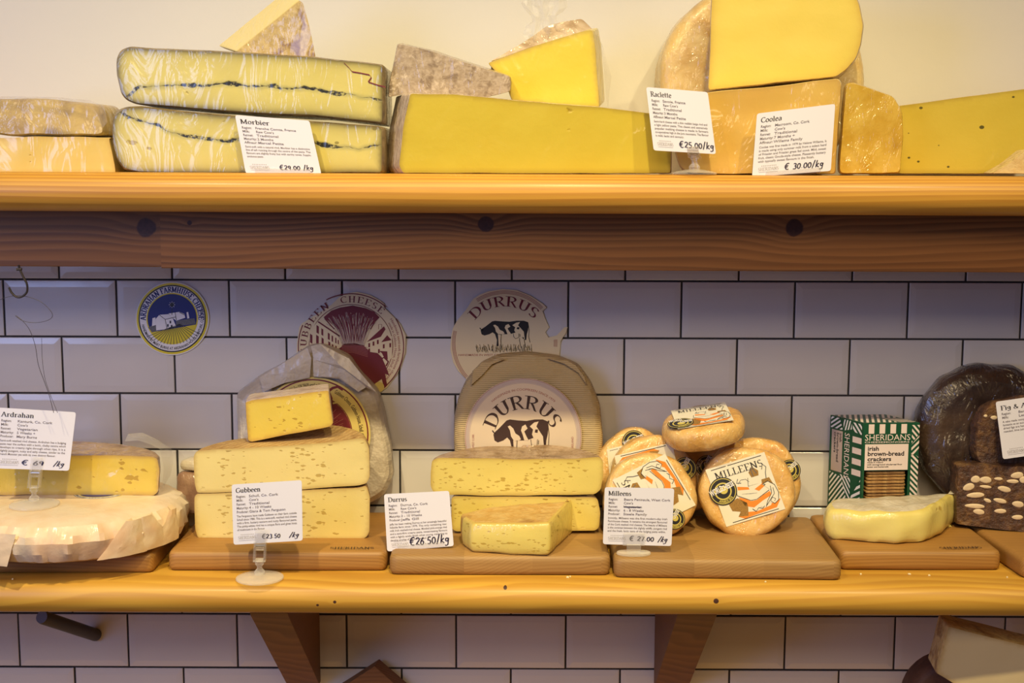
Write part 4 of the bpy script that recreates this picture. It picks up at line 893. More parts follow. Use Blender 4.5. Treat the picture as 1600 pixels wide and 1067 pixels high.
da.text(sans('WEST CORK'), 741, 700, 3.4, 'mred', ang=90, w=22); da.text(sans('IRELAND'), 896, 700, 3.4, 'mred', ang=90, w=18)
cow(da, 771, 655, 86, 78, 'brown', 'cream2', 3)
da.build('round_label', from_zoom(pdf, 0, 0, 1), dwh, h0=.0012)

# ================================================================== papers and sticker on the tiles
pwall = Pl((0, -.0012, 0), 0, 0)
def sticker(name, art, outline, h, edge, label, cat='sticker', group=None):
    mb = MB(); a = [mb.add(pwall(x, y, .0006)) for x, y in outline]; b = [mb.add(pwall(x, y, .0)) for x, y in outline]; mb.face(a); mb.face(b[::-1]); mb.grid([a, b], 0, True)
    o = mb.build(name, [M[edge]], smooth=0); tag(o, label, cat, group); art.build('print', from_zoom(pwall, 0, 0, 1), o, h0=.0007, lay=.0001); return o
# Ardrahan sticker
ox, oy, s_ = 190, 430, 7.62; Z = lambda pts: [(ox + x / s_, oy + y / s_) for x, y in pts]
a = Art(down=True); cx, cy = 269.3, 497.6
a.disc(cx, cy, 55.8, 'yel', 1); a.ring(cx, cy, 52.6, 2.0, 'black', 2); a.disc(cx, cy, 50.8, 'white', 2); a.arctext(serif('ARDRAHAN FARMHOUSE CHEESE', .24, .12, .05), cx, cy, 41.5, 8.0, 90.5, 'navy', 4, span=186)
a.arctext(sans('HANDMADE BY MARY BURNS AT ARDRAHAN HOUSE, KANTURK, CO. CORK', .02), cx, cy, 48.6, 4.2, -75, 'black', 4, span=187, inside=True)
a.ring(cx, cy, 40.2, 2.0, 'yel', 4); a.disc(cx, cy, 38.4, 'navy', 4)
a.poly(arc(cx, cy, 38.2, 38.2, 14, -180 + 40, 24)[::1] if False else [(cx + 38.2 * math.cos(math.radians(t_)), cy + 38.2 * math.sin(math.radians(t_))) for t_ in range(14, 147, 6)], 'yel', 5)
for k in range(17):
    t_ = (k - 8) / 8; a.line([(272 + t_ * 8, 509 - t_ * 3), (272 + t_ * 42, 538 - 14 * t_ * t_ - t_ * 2)], .8, 'black', 6)
a.poly(Z([(320, 620), (380, 590), (420, 600), (430, 660), (370, 680)]), 'grey', 5); a.poly(Z([(650, 540), (870, 510), (885, 580), (650, 605)]), 'grey', 6)
a.poly(Z([(415, 655), (408, 520), (452, 470), (522, 525), (548, 640)]), 'white', 6); a.poly(Z([(452, 470), (560, 462), (610, 505), (650, 605), (625, 612), (548, 640), (522, 525)]), 'white', 6)
a.poly(Z([(365, 605), (370, 510), (405, 500), (412, 590)]), 'white', 6); a.poly(Z([(560, 455), (690, 435), (750, 460), (760, 505), (655, 540), (600, 500)]), 'white', 6); a.poly(Z([(775, 440), (795, 435), (810, 510), (785, 515)]), 'white', 6)
for q in ([(452, 470), (522, 525), (545, 640)], [(522, 525), (650, 495)], [(640, 440), (655, 535)], [(690, 440), (750, 470)]): a.line(Z(q), .9, 'black', 7)
for x_, y_ in ((545, 580), (590, 590), (575, 540)): a.poly(Z([(x_, y_), (x_ + 18, y_), (x_ + 18, y_ + 32), (x_, y_ + 32)]), 'black', 7)
a.line(Z([(603, 470), (603, 360)]), 1.0, 'black', 7); a.disc(*Z([(603, 350)])[0], 3.4, 'black', 7, n=10)
for k in range(8): q = math.radians(k * 45); c0 = Z([(603, 350)])[0]; a.line([(c0[0] + 3 * math.cos(q), c0[1] + 3 * math.sin(q)), (c0[0] + 5 * math.cos(q), c0[1] + 5 * math.sin(q))], .6, 'white', 8)
sticker('sticker', a, arc(269.6, 497.6, 57.2, 57.2, 0, 360, 60)[:60], 0, 'white', 'round blue, white and yellow farm sticker stuck on the tiles at left')
# Gubbeen paper
ox, oy, s_ = 450, 440, 5.93; out = Z([(80, 670), (85, 560), (105, 420), (130, 385), (250, 312), (400, 215), (480, 140), (560, 105), (640, 94), (760, 123), (850, 172), (892, 205), (888, 235), (945, 290), (1040, 390), (1092, 500), (1085, 660), (1020, 840), (920, 980), (820, 1045), (640, 1080), (400, 1040), (220, 930), (120, 800)])
a = Art(down=True); cx, cy = Z([(583, 600)])[0]; cx, cy = 548.5, 541.0
a.poly([(549 + (x - 549) * .996, 541 + (y - 541) * .996) for x, y in out], 'cream', 1)
for a0, a1 in ((-48, 32), (48, 118), (156, 232)): a.ring(cx, cy, 83, 1.6, 'dred', 2, a0=-a1, a1=-a0)
a.arctext(serif('CHEESE', .16, .05, .22), cx, cy, 69, 9.5, 75, 'dred', 3, span=56); a.arctext(serif('GUBBEEN', .16, .05, .20), cx, cy, 69.5, 9.5, 155, 'dred', 3, span=72)
a.arctext(sans('Handmade semi-soft farmhouse cheese', .01), cx, cy, 74, 4, -4, 'mred', 3, span=78); a.arctext(sans('made in Gubbeen House, Schull, Co. Cork', .01), cx, cy, 68, 4, -8, 'mred', 3, span=80)
a.ring(cx, cy, 66, 1.0, 'dred', 3)
sheaf = Z([(330, 330), (400, 270), (480, 240), (600, 220), (720, 245), (800, 280), (850, 330), (780, 400), (730, 470), (700, 560), (710, 600), (500, 600), (500, 520), (450, 430)]); a.poly(sheaf, 'dred', 4)
rr = random.Random(5)
for k in range(52):
    x_ = 340 + k * 9.8; b = 505 + k * 4.0; a.line(Z([(b, 590), ((b + x_) / 2 + rr.uniform(-8, 8), 430), (x_ + rr.uniform(-8, 8), 260 + abs(k - 26) * 3 + rr.uniform(0, 60))]), .45, 'lilac' if k % 3 else 'cream', 5)
for k in range(9): a.line(Z([(340 + k * 60, 300 + 40 * abs(k - 4) / 4), (430 + k * 42, 440)]), 1.6, 'dred', 6)
a.poly(Z([(200, 620), (200, 460), (290, 350), (480, 510), (490, 620), (440, 690), (300, 700)]), 'cream', 4); a.line(Z([(280, 370), (480, 505)]), 2.2, 'dred', 5)
for x_, y_, w_, h_ in ((265, 400, 22, 70), (262, 490, 24, 80), (310, 430, 18, 60), (312, 515, 20, 70), (370, 470, 18, 60), (375, 550, 18, 60), (405, 495, 14, 55), (408, 575, 14, 50), (438, 515, 12, 50), (440, 590, 12, 50), (205, 480, 22, 80), (462, 535, 10, 40)): a.poly(Z([(x_, y_), (x_ + w_, y_ + w_ * .7), (x_ + w_, y_ + h_ + w_ * .7), (x_, y_ + h_)]), 'dred', 5)
a.poly(Z([(725, 560), (890, 410), (905, 440), (965, 510), (965, 700), (900, 780), (860, 680), (730, 620)]), 'cream', 4); a.poly(Z([(730, 558), (890, 412), (905, 440), (860, 510)]), 'dred', 5); a.poly(Z([(865, 560), (920, 495), (960, 540)]), 'dred', 5); a.line(Z([(840, 440), (840, 395), (870, 395), (870, 425)]), .7, 'dred', 5)
for x_, y_ in ((745, 570), (785, 555), (825, 540), (880, 580), (940, 570), (745, 620), (835, 625)): a.poly(Z([(x_, y_), (x_ + 16, y_ - 3), (x_ + 16, y_ + 36), (x_, y_ + 38)]), 'dred', 6)
a.poly(Z([(840, 640), (920, 645), (925, 720), (900, 720), (870, 660)]), 'dred', 5)
a.poly(Z([(440, 640), (500, 600), (520, 575), (620, 570), (700, 590), (760, 650), (830, 660), (870, 700), (910, 790), (940, 870), (900, 850), (920, 960), (890, 990), (870, 900), (800, 950), (700, 880), (600, 800), (500, 720)]), 'dred', 5)
for k in range(7): a.line(Z([(500, 590 + k * 12), (600, 580 + k * 12), (740, 610 + k * 14)]), .7, 'mred', 6)
a.line(Z([(860, 720), (890, 700), (930, 740), (910, 780)]), 2.4, 'dred', 6); a.disc(*Z([(845, 975)])[0], 8, 'ylab', 6, n=20)
sticker('paper_label', a, out, 0, 'cream', 'round cream and dark red label with a torn edge, stuck on the tiles', 'label')
# Durrus torn paper
out = [(703.5, 545), (705, 525), (707.5, 513), (714, 501), (728, 484), (739, 467), (750, 460), (763, 455), (785, 451.5), (807, 453), (829, 462), (848, 474), (854, 480), (848, 486), (852, 498), (858, 511), (852, 519), (857, 527), (870, 524), (882, 511), (887, 511), (884, 520), (876, 533), (874, 556), (866, 590), (790, 620), (745, 605), (728, 592), (716, 580), (708, 566)]
a = Art(down=True); a.poly([(790 + (x - 790) * .997, 536 + (y - 536) * .997) for x, y in out], 'cream', 1); cx, cy = 788.5, 536
for r_ in (82, 80, 78):
    for a0, a1 in ((43, 123), (166, 222), (-4, 4)): a.ring(cx, cy, r_, .9, 'mred', 2, a0=-a1, a1=-a0)
a.arctext(serif('DURRUS', .15, .05, .04), cx, cy + 3, 61, 15, 91, 'dred', 3, span=98); cow(a, 751, 501, 75, 50, 'black', 'cream', 3)
rr = random.Random(9)
for k in range(70): x_ = 745 + k * 1.25; a.line([(x_, 549 + rr.uniform(-3, 2)), (x_ + rr.uniform(-3, 3), 540 + rr.uniform(-3, 4))], .45, 'black', 7)
a.text(sans('HANDMADE IN WEST CORK SINCE 1979', .005), 716, 556, 3.2, 'mred', w=100)
sticker('paper_label', a, out, 0, 'cream', 'torn cream label with a black and white cow, stuck on the tiles', 'label')

# ================================================================== small round washed-rind cheeses
def mzoom(kind):
    pass
def award(A, cx, cy, r, L=8, rot=0):
    A.seal = Art(down=A.down); A = A.seal
    A.disc(cx, cy, r, 'black', L, n=36); A.ring(cx, cy, r * .92, r * .05, 'gold', L + 1); A.disc(cx, cy, r * .62, 'gold', L + 1, n=30); A.disc(cx, cy, r * .52, 'black', L + 2, n=26)
    A.disc(cx + r * .05, cy - r * .1, r * .3, 'gold', L + 3, n=16); A.text(sans('WORLD', .03), cx - r * .82, cy + r * .40, r * .42, 'white', L + 5, w=r * 1.0, ang=rot); A.text(sans('CHEESE', .03), cx - r * .02, cy - r * .0, r * .36, 'white', L + 5, w=r * .95, ang=rot)
    A.arctext(sans('AWARDS 2010', .03), cx, cy, r * .84, r * .2, -70, 'gold', L + 4, span=80, inside=True)
def milleens_art(A, T, with_text=True):
    """the square label; T maps its 0..1000 frame (as on the front right cheese) to the picture"""
    P = lambda pts: [T(*p) for p in pts]; sc = math.hypot(T(100, 0)[0] - T(0, 0)[0], T(100, 0)[1] - T(0, 0)[1]) / 100
    A.poly(P([(0, 0), (1000, 0), (1000, 1000), (0, 1000)]), 'cream_label', 1)
    A.line(P([(80, 40), (330, 40)]), 7 * sc * 1.6, 'black', 3); A.line(P([(360, 40), (930, 40)]), 7 * sc * 1.6, 'black', 3); A.line(P([(120, 965), (900, 965)]), 7 * sc * 1.6, 'black', 3)
    A.poly(P([(240, 900), (380, 860), (560, 900), (800, 870), (960, 700), (980, 820), (880, 930), (330, 960)]), 'orange', 2)
    A.poly(P([(160, 640), (330, 600), (450, 720), (440, 800), (400, 930), (240, 900), (300, 830), (180, 780)]), 'olive', 3)
    A.poly(P([(640, 250), (720, 170), (800, 260), (780, 340), (660, 340)]), 'olive', 3); A.poly(P([(800, 420), (930, 420), (960, 560), (900, 600), (780, 500)]), 'olive', 3)
    A.poly(P([(350, 590), (560, 720), (860, 640), (880, 700), (860, 760), (560, 840), (400, 760)]), 'orange', 3)
    A.poly(P([(360, 450), (760, 470), (860, 620), (620, 720), (520, 710), (340, 560)]), 'cream_label', 4); A.line(P([(360, 450), (340, 560), (520, 700), (620, 710), (860, 620)]), 9 * sc, 'black', 5)
    A.poly(P([(390, 420), (560, 480), (560, 520), (380, 480)]), 'orange', 5); A.poly(P([(640, 540), (800, 480), (840, 520), (700, 590)]), 'orange', 5)
    A.poly(P([(600, 330), (760, 360), (760, 470), (560, 470)]), 'cream_label', 4); A.line(P([(600, 330), (560, 470)]), 7 * sc, 'black', 5); A.line(P([(420, 380), (480, 330), (560, 340), (600, 400)]), 7 * sc, 'grey', 5)
    for k in range(3): A.line(P([(420 + k * 60, 560 + k * 15), (560 + k * 50, 590 + k * 10)]), 4 * sc, 'grey', 6)
    A.poly(P([(780, 500), (900, 480), (990, 600), (980, 800), (880, 860), (800, 820), (700, 880), (640, 840), (560, 900), (500, 840), (700, 760), (840, 720), (900, 640)]), 'cream_label', 5)
    for q in ([(780, 500), (880, 470), (970, 560), (990, 700), (950, 820), (870, 860), (820, 800), (870, 750), (910, 790), (880, 820)], [(900, 560), (880, 680), (780, 780), (720, 870)], [(930, 600), (920, 700), (820, 780), (740, 850)], [(500, 840), (540, 900), (600, 850), (660, 880), (700, 850)]): A.line([T(*p) for p in densify(q, 60)], 9 * sc, 'black', 7)
    for q in ([(660, 250), (700, 180), (690, 330)], [(720, 180), (760, 300)], [(860, 260), (900, 180), (940, 240), (900, 330), (880, 420)], [(440, 300), (400, 360), (470, 380)]): A.line(P(q), 12 * sc, 'grey', 6)
    if with_text:
        V, Fc, W_ = serif('MILLEENS', .14, .05, .06); k = 800 / W_; A.add([T(110 + v[0] * k, 210 - v[1] * 110) for v in V], Fc, 'black', 5)
def Taff(TL, TR, BL):
    return lambda x, y: (TL[0] + (TR[0] - TL[0]) * x / 1000 + (BL[0] - TL[0]) * y / 1000, TL[1] + (TR[1] - TL[1]) * x / 1000 + (BL[1] - TL[1]) * y / 1000)
def milleens(cx, cy, rx, ry, Y, lean, label, art=None, th=.030, yaw=0, rot=0, dent=0):
    pl = Pl(at(cx, cy + ry, Y), yaw, lean); rr = random.Random(int(cx * 3 + cy)); pts = []
    ph_ = rr.uniform(0, 6)
    for k in range(40):
        a_ = 2 * PI * k / 40; w_ = 1 + .018 * math.sin(3 * a_ + ph_) + .012 * math.sin(5 * a_ + ph_ * 2); pts.append((cx + rx * w_ * math.cos(a_), cy + ry * w_ * math.sin(a_)))
    o = body('small_round_cheese', pts, pl, disc(th, .011, .84), [R_MIL, R_MIL], rc=2, step=6, jit=.0016, freq=45, spacing=.005, smooth=60)
    tag(o, label, 'cheese', 'small round film-wrapped cheeses')
    if art:
        A = Art(down=True); art(A); A.seal.build('award_seal', from_zoom(pl, 0, 0, 1), o, h0=.0012, lay=.00010)
        if A.V: A.build('paper_label', from_zoom(pl, 0, 0, 1), o, h0=.0012, lay=.00010)
    return o
def a_front_r(A):
    milleens_art(A, Taff((1102, 734), (1194, 706), (1135, 823))); award(A, 1129.5, 767.5, 22, 9, 28)
def a_behind_r(A): award(A, 1234, 735, 17, 4, 40)
def a_front_l(A):
    milleens_art(A, Taff((1005, 830), (957, 750), (1087, 789)), True); award(A, 1054, 811, 16, 9, 60)
def a_mid_l(A):
    milleens_art(A, Taff((1066, 768), (976, 789), (1050, 691)), False); award(A, 1070, 732, 18, 9, 60)
def a_back_l(A): milleens_art(A, Taff((948, 702), (1000, 690), (956, 780)), False); award(A, 990, 690, 18, 4, 20)
milleens(1081, 740, 58, 60, -.052, 8, 'round wrapped cheese barely seen in the gap under the lying one', lambda A: award(A, 1104, 728, 17, 4, 60))
milleens(992, 738, 58, 70, -.064, 10, 'back round wrapped cheese of the left group, seal near its top', a_back_l, yaw=4)
milleens(1022, 752, 68, 72, -.102, 10, 'middle round wrapped cheese of the left group, seal at its right edge', a_mid_l, yaw=3)
milleens(1017, 776, 73, 69, -.146, 12, 'front round wrapped cheese of the left group, square label turned sideways', a_front_l, yaw=3)
milleens(1178, 756, 75, 74, -.090, 10, 'round wrapped cheese just behind the front right one', a_behind_r, yaw=-6)
milleens(1168, 769, 76, 72, -.131, 12, 'round wrapped cheese at front right with its whole square label showing', a_front_r, yaw=-4, th=.032)
# the one lying on top
tc = (at(1048, 676, -.085) + at(1165, 655, -.085)) / 2; tc = at(1099, 668, -.082); ax = Vector((-.17, -.16, 1)).normalized(); q_ = Vector((0, 0, 1)).rotation_difference(ax)
mb = MB(); TH = .031; RR = .0545; prof = [(0, TH / 2 + .0005), (RR * .5, TH / 2), (RR * .84, TH / 2 - .001), (RR * .94, TH / 2 - .004), (RR * .99, TH / 2 - .010), (RR, 0), (RR * .98, -TH / 2 + .008), (RR * .92, -TH / 2 + .003), (RR * .8, -TH / 2), (0, -TH / 2)]
mb.lathe(tc, prof, 72, 0, q_); o = mb.build('small_round_cheese', [R_MIL], weld=1e-4, jit=.002, freq=40, smooth=60); tag(o, 'round wrapped cheese lying flat across the tops of the standing ones', 'cheese', 'small round film-wrapped cheeses')
A = Art(); milleens_art(A, lambda x, y: (-.036 + .072 * x / 1000, .036 - .072 * y / 1000), True); award(A, -.030, -.018, .017, 9)
Rm = q_.to_matrix(); A.build('paper_label', lambda x, y, h: tc + Rm @ Vector((x, y, TH / 2 + h)), o, h0=.0016, lay=.0001); A.seal.build('award_seal', lambda x, y, h: tc + Rm @ Vector((x, y, TH / 2 + h)), o, h0=.0016, lay=.0001)

# ================================================================== cracker box
bx0, bx1 = at(1348, 700, -.072), at(1435.5, 700, -.066)
bl_ = at(1296, 700, -.012); BB = BT; zt = .1600
A0, A1 = Vector((bx0.x, bx0.y)), Vector((bx1.x, bx1.y)); A3 = Vector((bl_.x, bl_.y)); A2 = A1 + (A3 - A0) * .93
box = thing('cracker_box', (A0.x, A0.y, BB), 'green and white striped cracker carton behind the soft cheese', 'box')
mb = MB(); V3 = lambda p, z: Vector((p.x, p.y, z))
fw = (A1 - A0); fn = Vector((fw.y, -fw.x)).normalized(); ln = (A0 - A3); lnn = Vector((-ln.y, ln.x)).normalized()
if fn.y > 0: fn = -fn
if lnn.x > 0: lnn = -lnn
FP = lambda u, v, h=0: V3(A0 + fw * u + fn * h, BB + (zt - BB) * v)        # front face, u right, v up
LP = lambda u, v, h=0: V3(A3 + ln * u + lnn * h, BB + (zt - BB) * v)
TP = lambda u, v, h=0: V3(A0 + fw * u + (A3 - A0) * v, zt + h)
def quad(ps): mb.face([mb.add(p) for p in ps])
WX0, WX1, WV0, WV1 = .04, .82, .07, .530
for x0, x1, v0, v1 in ((0, WX0, 0, 1), (WX1, 1, 0, 1), (WX0, WX1, 0, WV0), (WX0, WX1, WV1, 1)): quad([FP(x0, v0), FP(x1, v0), FP(x1, v1), FP(x0, v1)])
quad([LP(0, 0), LP(1, 0), LP(1, 1), LP(0, 1)]); quad([TP(0, 0), TP(1, 0), TP(1, 1), TP(0, 1)]); quad([V3(A1, BB), V3(A2, BB), V3(A2, zt), V3(A1, zt)]); quad([V3(A2, BB), V3(A3, BB), V3(A3, zt), V3(A2, zt)]); quad([V3(A0, BB), V3(A1, BB), V3(A2, BB), V3(A3, BB)])
mb.build('carton', [M['green']], box, smooth=0)
def stripes(A, poly, ang, period, w, mat, L, phase=0):
    """parallel bars clipped to a convex polygon"""
    c, s = math.cos(ang), math.sin(ang); d = [(-s * x + c * y) for x, y in poly]; k = math.floor(min(d) / period) - 1
    while k * period < max(d):
        lo, hi = k * period + phase, k * period + phase + w; P = list(poly)
        for lim, sg in ((lo, 1), (hi, -1)):
            Q = []
            for i in range(len(P)):
                a, b = P[i - 1], P[i]; da, db = sg * ((-s * a[0] + c * a[1]) - lim), sg * ((-s * b[0] + c * b[1]) - lim)
                if (da >= 0) != (db >= 0): t_ = da / (da - db); Q.append((a[0] + (b[0] - a[0]) * t_, a[1] + (b[1] - a[1]) * t_))
                if db >= 0: Q.append(b)
            P = Q
            if len(P) < 3: break
        if len(P) >= 3: A.poly(P, mat, L)
        k += 1
A = Art()   # front: frame 0..72 x 0..122 (mm)
for k in range(4): A.rect(4 + k * 14.5, 108, 11.5 + k * 14.5, 120.5, 'pink', 1)
A.text(sans('SHERIDANS', .0), -1, 99, 8.0, 'pink', w=61); A.text(sans('CHEESEMONGERS', .01), -1, 95.6, 2.2, 'pink', w=60)
A.rect(0, 59.5, 58, 94, 'pink', 1)
for k, (tx, w_, h_) in enumerate((('irish', 15, 5.6), ('brown-bread', 49, 5.8), ('crackers', 32, 5.4))): A.text(sans(tx, .025), 3.5, 85.5 - k * 6.9, h_, 'black', w=w_)
for k, (tx, w_) in enumerate((('made in Ireland', 21), ('with stoneground wholemeal flour', 47), ('butter and buttermilk', 29))): A.text(sans(tx, .02), 3.5, 69 - k * 3.0, 1.9, 'black', w=w_)
stripes(A, [(62, 95), (72, 107), (72, 119), (62, 119)], -.85, 5.2, 2.4, 'pink', 1); stripes(A, [(62, 76), (72, 88), (72, 105), (62, 93)], .78, 5.6, 2.7, 'pink', 1); stripes(A, [(62, 24), (72, 14), (72, 76), (62, 84)], -.80, 5.2, 2.6, 'pink', 1); stripes(A, [(62, 4), (72, 4), (72, 16), (62, 22)], .7, 5.0, 2.4, 'pink', 1)
A.build('front_print', lambda x, y, h: FP((x + 3) / 75.0, 1 - (122 - y) / 134.5, h), box, h0=.0003, lay=.00008)
A = Art()   # left side, frame 0..60 x 0..122
A.rect(40, 12, 54, 119, 'green', 1)
for k in range(4): A.rect(42, 50 + k * 14.5, 58, 58 + k * 14.5, 'pink', 2)
A.rect(4, 48, 24, 104, 'lilac', 2)
for k, (tx, w_) in enumerate((('irish', 12), ('brown-bread', 40), ('crackers', 28))): A.text(sans(tx, .02), 18.5 - k * 5, 101, 4.2, 'black', w=w_, ang=-90)
A.text(sans('SHERIDANS', .0), 28, 104, 9, 'pink', w=62, ang=-90)
stripes(A, [(2, 0), (2, 46), (24, 42), (34, 14), (20, 0)], .9, 5.0, 2.3, 'white', 1); stripes(A, [(20, 46), (40, 44), (40, 6), (36, 14)], -.9, 5.0, 2.3, 'white', 2); stripes(A, [(42, 4), (58, 10), (58, 46), (42, 20)], .55, 7.0, 3.4, 'white', 2)
stripes(A, [(2, 106), (24, 106), (18, 121), (2, 121)], .6, 5.0, 2.4, 'white', 2); stripes(A, [(26, 106), (40, 110), (40, 121), (24, 121)], 1.3, 4.6, 2.2, 'white', 2); stripes(A, [(42, 108), (58, 106), (58, 120), (42, 120)], -.8, 6.0, 3.0, 'white', 2)
A.build('side_print', lambda x, y, h: LP(x / 60.0, 1 - (122 - y) / 134.5, h), box, h0=.0003, lay=.00008)
A = Art(); stripes(A, [(2, 2), (48, 2), (40, 58), (2, 58)], .95, 6.0, 2.9, 'pink', 1); stripes(A, [(50, 2), (72, 2), (72, 30), (46, 30)], -.5, 5.4, 2.6, 'pink', 1); stripes(A, [(46, 32), (72, 32), (72, 58), (42, 58)], .95, 6.0, 2.9, 'pink', 1)
A.build('top_print', lambda x, y, h: TP(x / 74.0, y / 60.0, h), box, h0=.0003)
cr = None
for k in range(16):
    z_ = BB + .0015 + k * .0043; a_ = A0 + fw * (.10 + .01 * (k % 3)) - fn * (.003 + .0008 * ((k * 7) % 3)); b_ = A0 + fw * (.80 - .01 * ((k * 2) % 3)) - fn * .003; w_ = -fn * .045
    if cr is None:
        foot = [a_, b_, b_ + w_, a_ + w_]; cr = slab('cracker', foot, z_, z_ + .0034, [M['cracker']], rc=.004, er=.0012, sidemat=0, topmat=0, jit=.0005, freq=200, spacing=.006, rows_n=2); zf = z_; p0 = a_
        tag(cr, 'thin brown cracker seen edge on through the window of the striped carton', 'cracker', 'crackers stacked in the carton')
    else:
        c_ = cr.copy(); C.objects.link(c_); c_.location = cr.location + Vector((a_.x - p0.x, a_.y - p0.y, z_ - zf))

# ================================================================== white soft cheese
fp = [on(1289, 834, BT), on(1296, 842, BT), on(1345, 848, BT), on(1400, 851, BT), on(1443, 848, BT), on(1470, 836, BT), on(1496, 815, BT)]
fp = [Vector((q.x, q.y)) for q in fp] + [Vector((.572, -.080)), Vector((.52, -.082)), Vector((.46, -.084)), Vector((.415, -.092)), Vector((.398, -.110))]
wc = slab('soft_cheese', fp, BT, .067, [R_WHITE, P_WHITE], rc=.008, er=.006, bulge=.003, sidemat=1, jit=.0026, freq=45, ztilt=(.03, .0), spacing=.005)
tag(wc, 'soft buttery cheese with a white rind on the board in front of the cracker carton', 'cheese')

# ================================================================== fig cake
pz = Pl(at(1555, 700, -.055), 0, 3)
fw_ = body('fig_cake', [(1437, 690), (1440, 652), (1455, 620), (1478, 595), (1510, 578), (1548, 571), (1595, 575), (1640, 597), (1668, 640), (1676, 700), (1655, 760), (1610, 800), (1520, 800), (1480, 775), (1450, 740)], pz, [(0, .78), (.003, .82), (.006, .90), (.012, .97), (.022, 1.0), (.036, .99), (.044, .93)], [FIGF, FIGF], back=(0, 1, 0), rc=10, step=7, jit=.0035, freq=32, spacing=.006)
tag(fw_, 'large dark fruit cake wheel in creased film, standing against the tiles at right', 'fruit cake')
pb = Pl(at(1496, 770, -.094), -12)
fb = body('fig_cake_block', [(1493, 819), (1494, 770), (1498, 727), (1520, 726), (1600, 729), (1690, 733), (1690, 842), (1600, 832)], pb, [(0, .985), (.002, 1), (.028, 1), (.030, .98)], [FIG, FIG], rc=3, back=(0, 1, 0), jit=.0010, freq=60)
tag(fb, 'dark rectangular block of fig cake studded with cut almonds at the right edge', 'fruit cake')
def almond(px, py, rx, ry, ang, pl, parent):
    c = pl(px, py, .0002); s = 1 / 1255.0; mb = MB(); rows = []
    R_ = Matrix.Rotation(math.radians(ang), 2)
    for k, (f, h) in enumerate(((1.02, -.0012), (1.0, .0003), (.8, .0008), (.4, .0010))):
        row = []
        for j in range(18):
            t_ = 2 * PI * j / 18; w = 1 + .12 * math.cos(t_); q = R_ @ Vector((rx * s * math.cos(t_) * f, ry * s * math.sin(t_) * f * w)); row.append(mb.add(c + pl.u * q.x + pl.v * q.y - pl.n * h))
        rows.append(row)
    mb.grid(rows, 0, True); mb.face(rows[-1]); return mb.build('almond', [ALM], parent, smooth=60)
zz = lambda x, y: (1430 + x / 3.81, 560 + y / 3.81)
AL = [(358, 712, 28, 23, 15), (418, 715, 36, 21, 0), (495, 709, 26, 10, 0), (580, 724, 36, 13, 0), (606, 688, 38, 20, 10), (318, 758, 36, 22, 25), (418, 756, 36, 10, -4), (530, 770, 40, 18, -10), (358, 806, 54, 17, 6), (430, 838, 24, 12, -20), (504, 839, 40, 15, -10), (612, 860, 36, 20, -6), (354, 871, 60, 15, 0), (378, 905, 34, 18, -6), (506, 901, 36, 15, 3), (608, 938, 34, 15, 3), (640, 715, 20, 22, 0), (700, 700, 34, 16, 8), (780, 730, 40, 18, -6), (860, 705, 30, 14, 0), (720, 770, 36, 18, 12), (800, 800, 44, 16, -8), (900, 770, 32, 20, 5), (700, 840, 40, 17, 0), (790, 870, 36, 15, 10), (880, 850, 38, 18, -4), (720, 920, 34, 16, 6), (820, 945, 40, 15, 0)]
for x_, y_, a_, b_, g_ in AL: q = zz(x_, y_); almond(q[0], q[1] + 2, a_ / 3.81 * .98, b_ / 3.81 * .98, g_, pb, fb)
pfw = Pl(at(1560, 690, -.086), -6)
fg = body('fig_cake_wedge', [(1523, 700), (1526, 665), (1538, 640), (1560, 628), (1600, 620), (1660, 625), (1670, 727), (1600, 728), (1540, 728), (1526, 722)], pfw, [(0, .96), (.004, 1), (.022, 1), (.025, .95)], [FIG, FIG], rc=5, back=(0, 1, 0), jit=.0015, freq=50)
tag(fg, 'rounded dark fig cake wedge on top of the almond block, behind the rightmost price card', 'fruit cake')
for x_, y_, a_, b_, g_ in ((418, 342, 12, 9, 0), (468, 353, 20, 13, 0)): q = zz(x_, y_); almond(*q, a_ / 3.81, b_ / 3.81, g_, pfw, fg)

# ================================================================== below the lower shelf
mb = MB(); c0 = at(585, 1041, -.035); h_ = .05
P_ = [c0, at(545, 1067, -.035), at(505, 1092, -.035), at(548, 1150, -.035), at(660, 1130, -.035), at(625, 1078, -.035)]; P_[5] = at(630, 1080, -.035)
f_ = [mb.add(p) for p in P_]; b_ = [mb.add(p + Vector((.004, .025, .001))) for p in P_]; mb.face(f_); mb.face(b_[::-1]); mb.grid([f_, b_], 0, True); o = mb.build('wooden_block', [M['bracket']], smooth=0)
tag(o, 'brown wooden corner poking up at the bottom edge, right of the left bracket', 'block')
pq = Pl(at(1500, 1030, -.20), -6); o = body('cheese_wedge', [(1462, 1052), (1472, 1015), (1481, 979), (1490, 980), (1540, 993), (1600, 1008), (1690, 1030), (1700, 1130), (1560, 1110), (1510, 1080)], pq, [(0, .985), (.003, 1), (.05, 1), (.053, .97)], [R_TAN, paste('dull_buff_paste', (.62, .50, .30), (.56, .44, .24), (.45, .30, .12), .2, 40, 1.2, seed=15, sss=.05)], rc=3, back=(.1, 1, 0))
tag(o, 'buff wedge with a rough brown edge in the bottom right corner', 'cheese')
pr = Pl(at(1480, 1080, -.135), 0); o = body('whole_cheese', arc(1496, 1108, 76, 74, 0, 360, 36)[:36], pr, disc(.05, .012, .88), [rind('dark_brown_rind', ((.10, .045, .03), (.14, .07, .045), (.07, .03, .02)), 40), R_MOR], rc=2, step=9, frontmat=0, back=(0, 1, 0))
tag(o, 'dark brown round cheese behind the buff wedge at the bottom right', 'cheese')

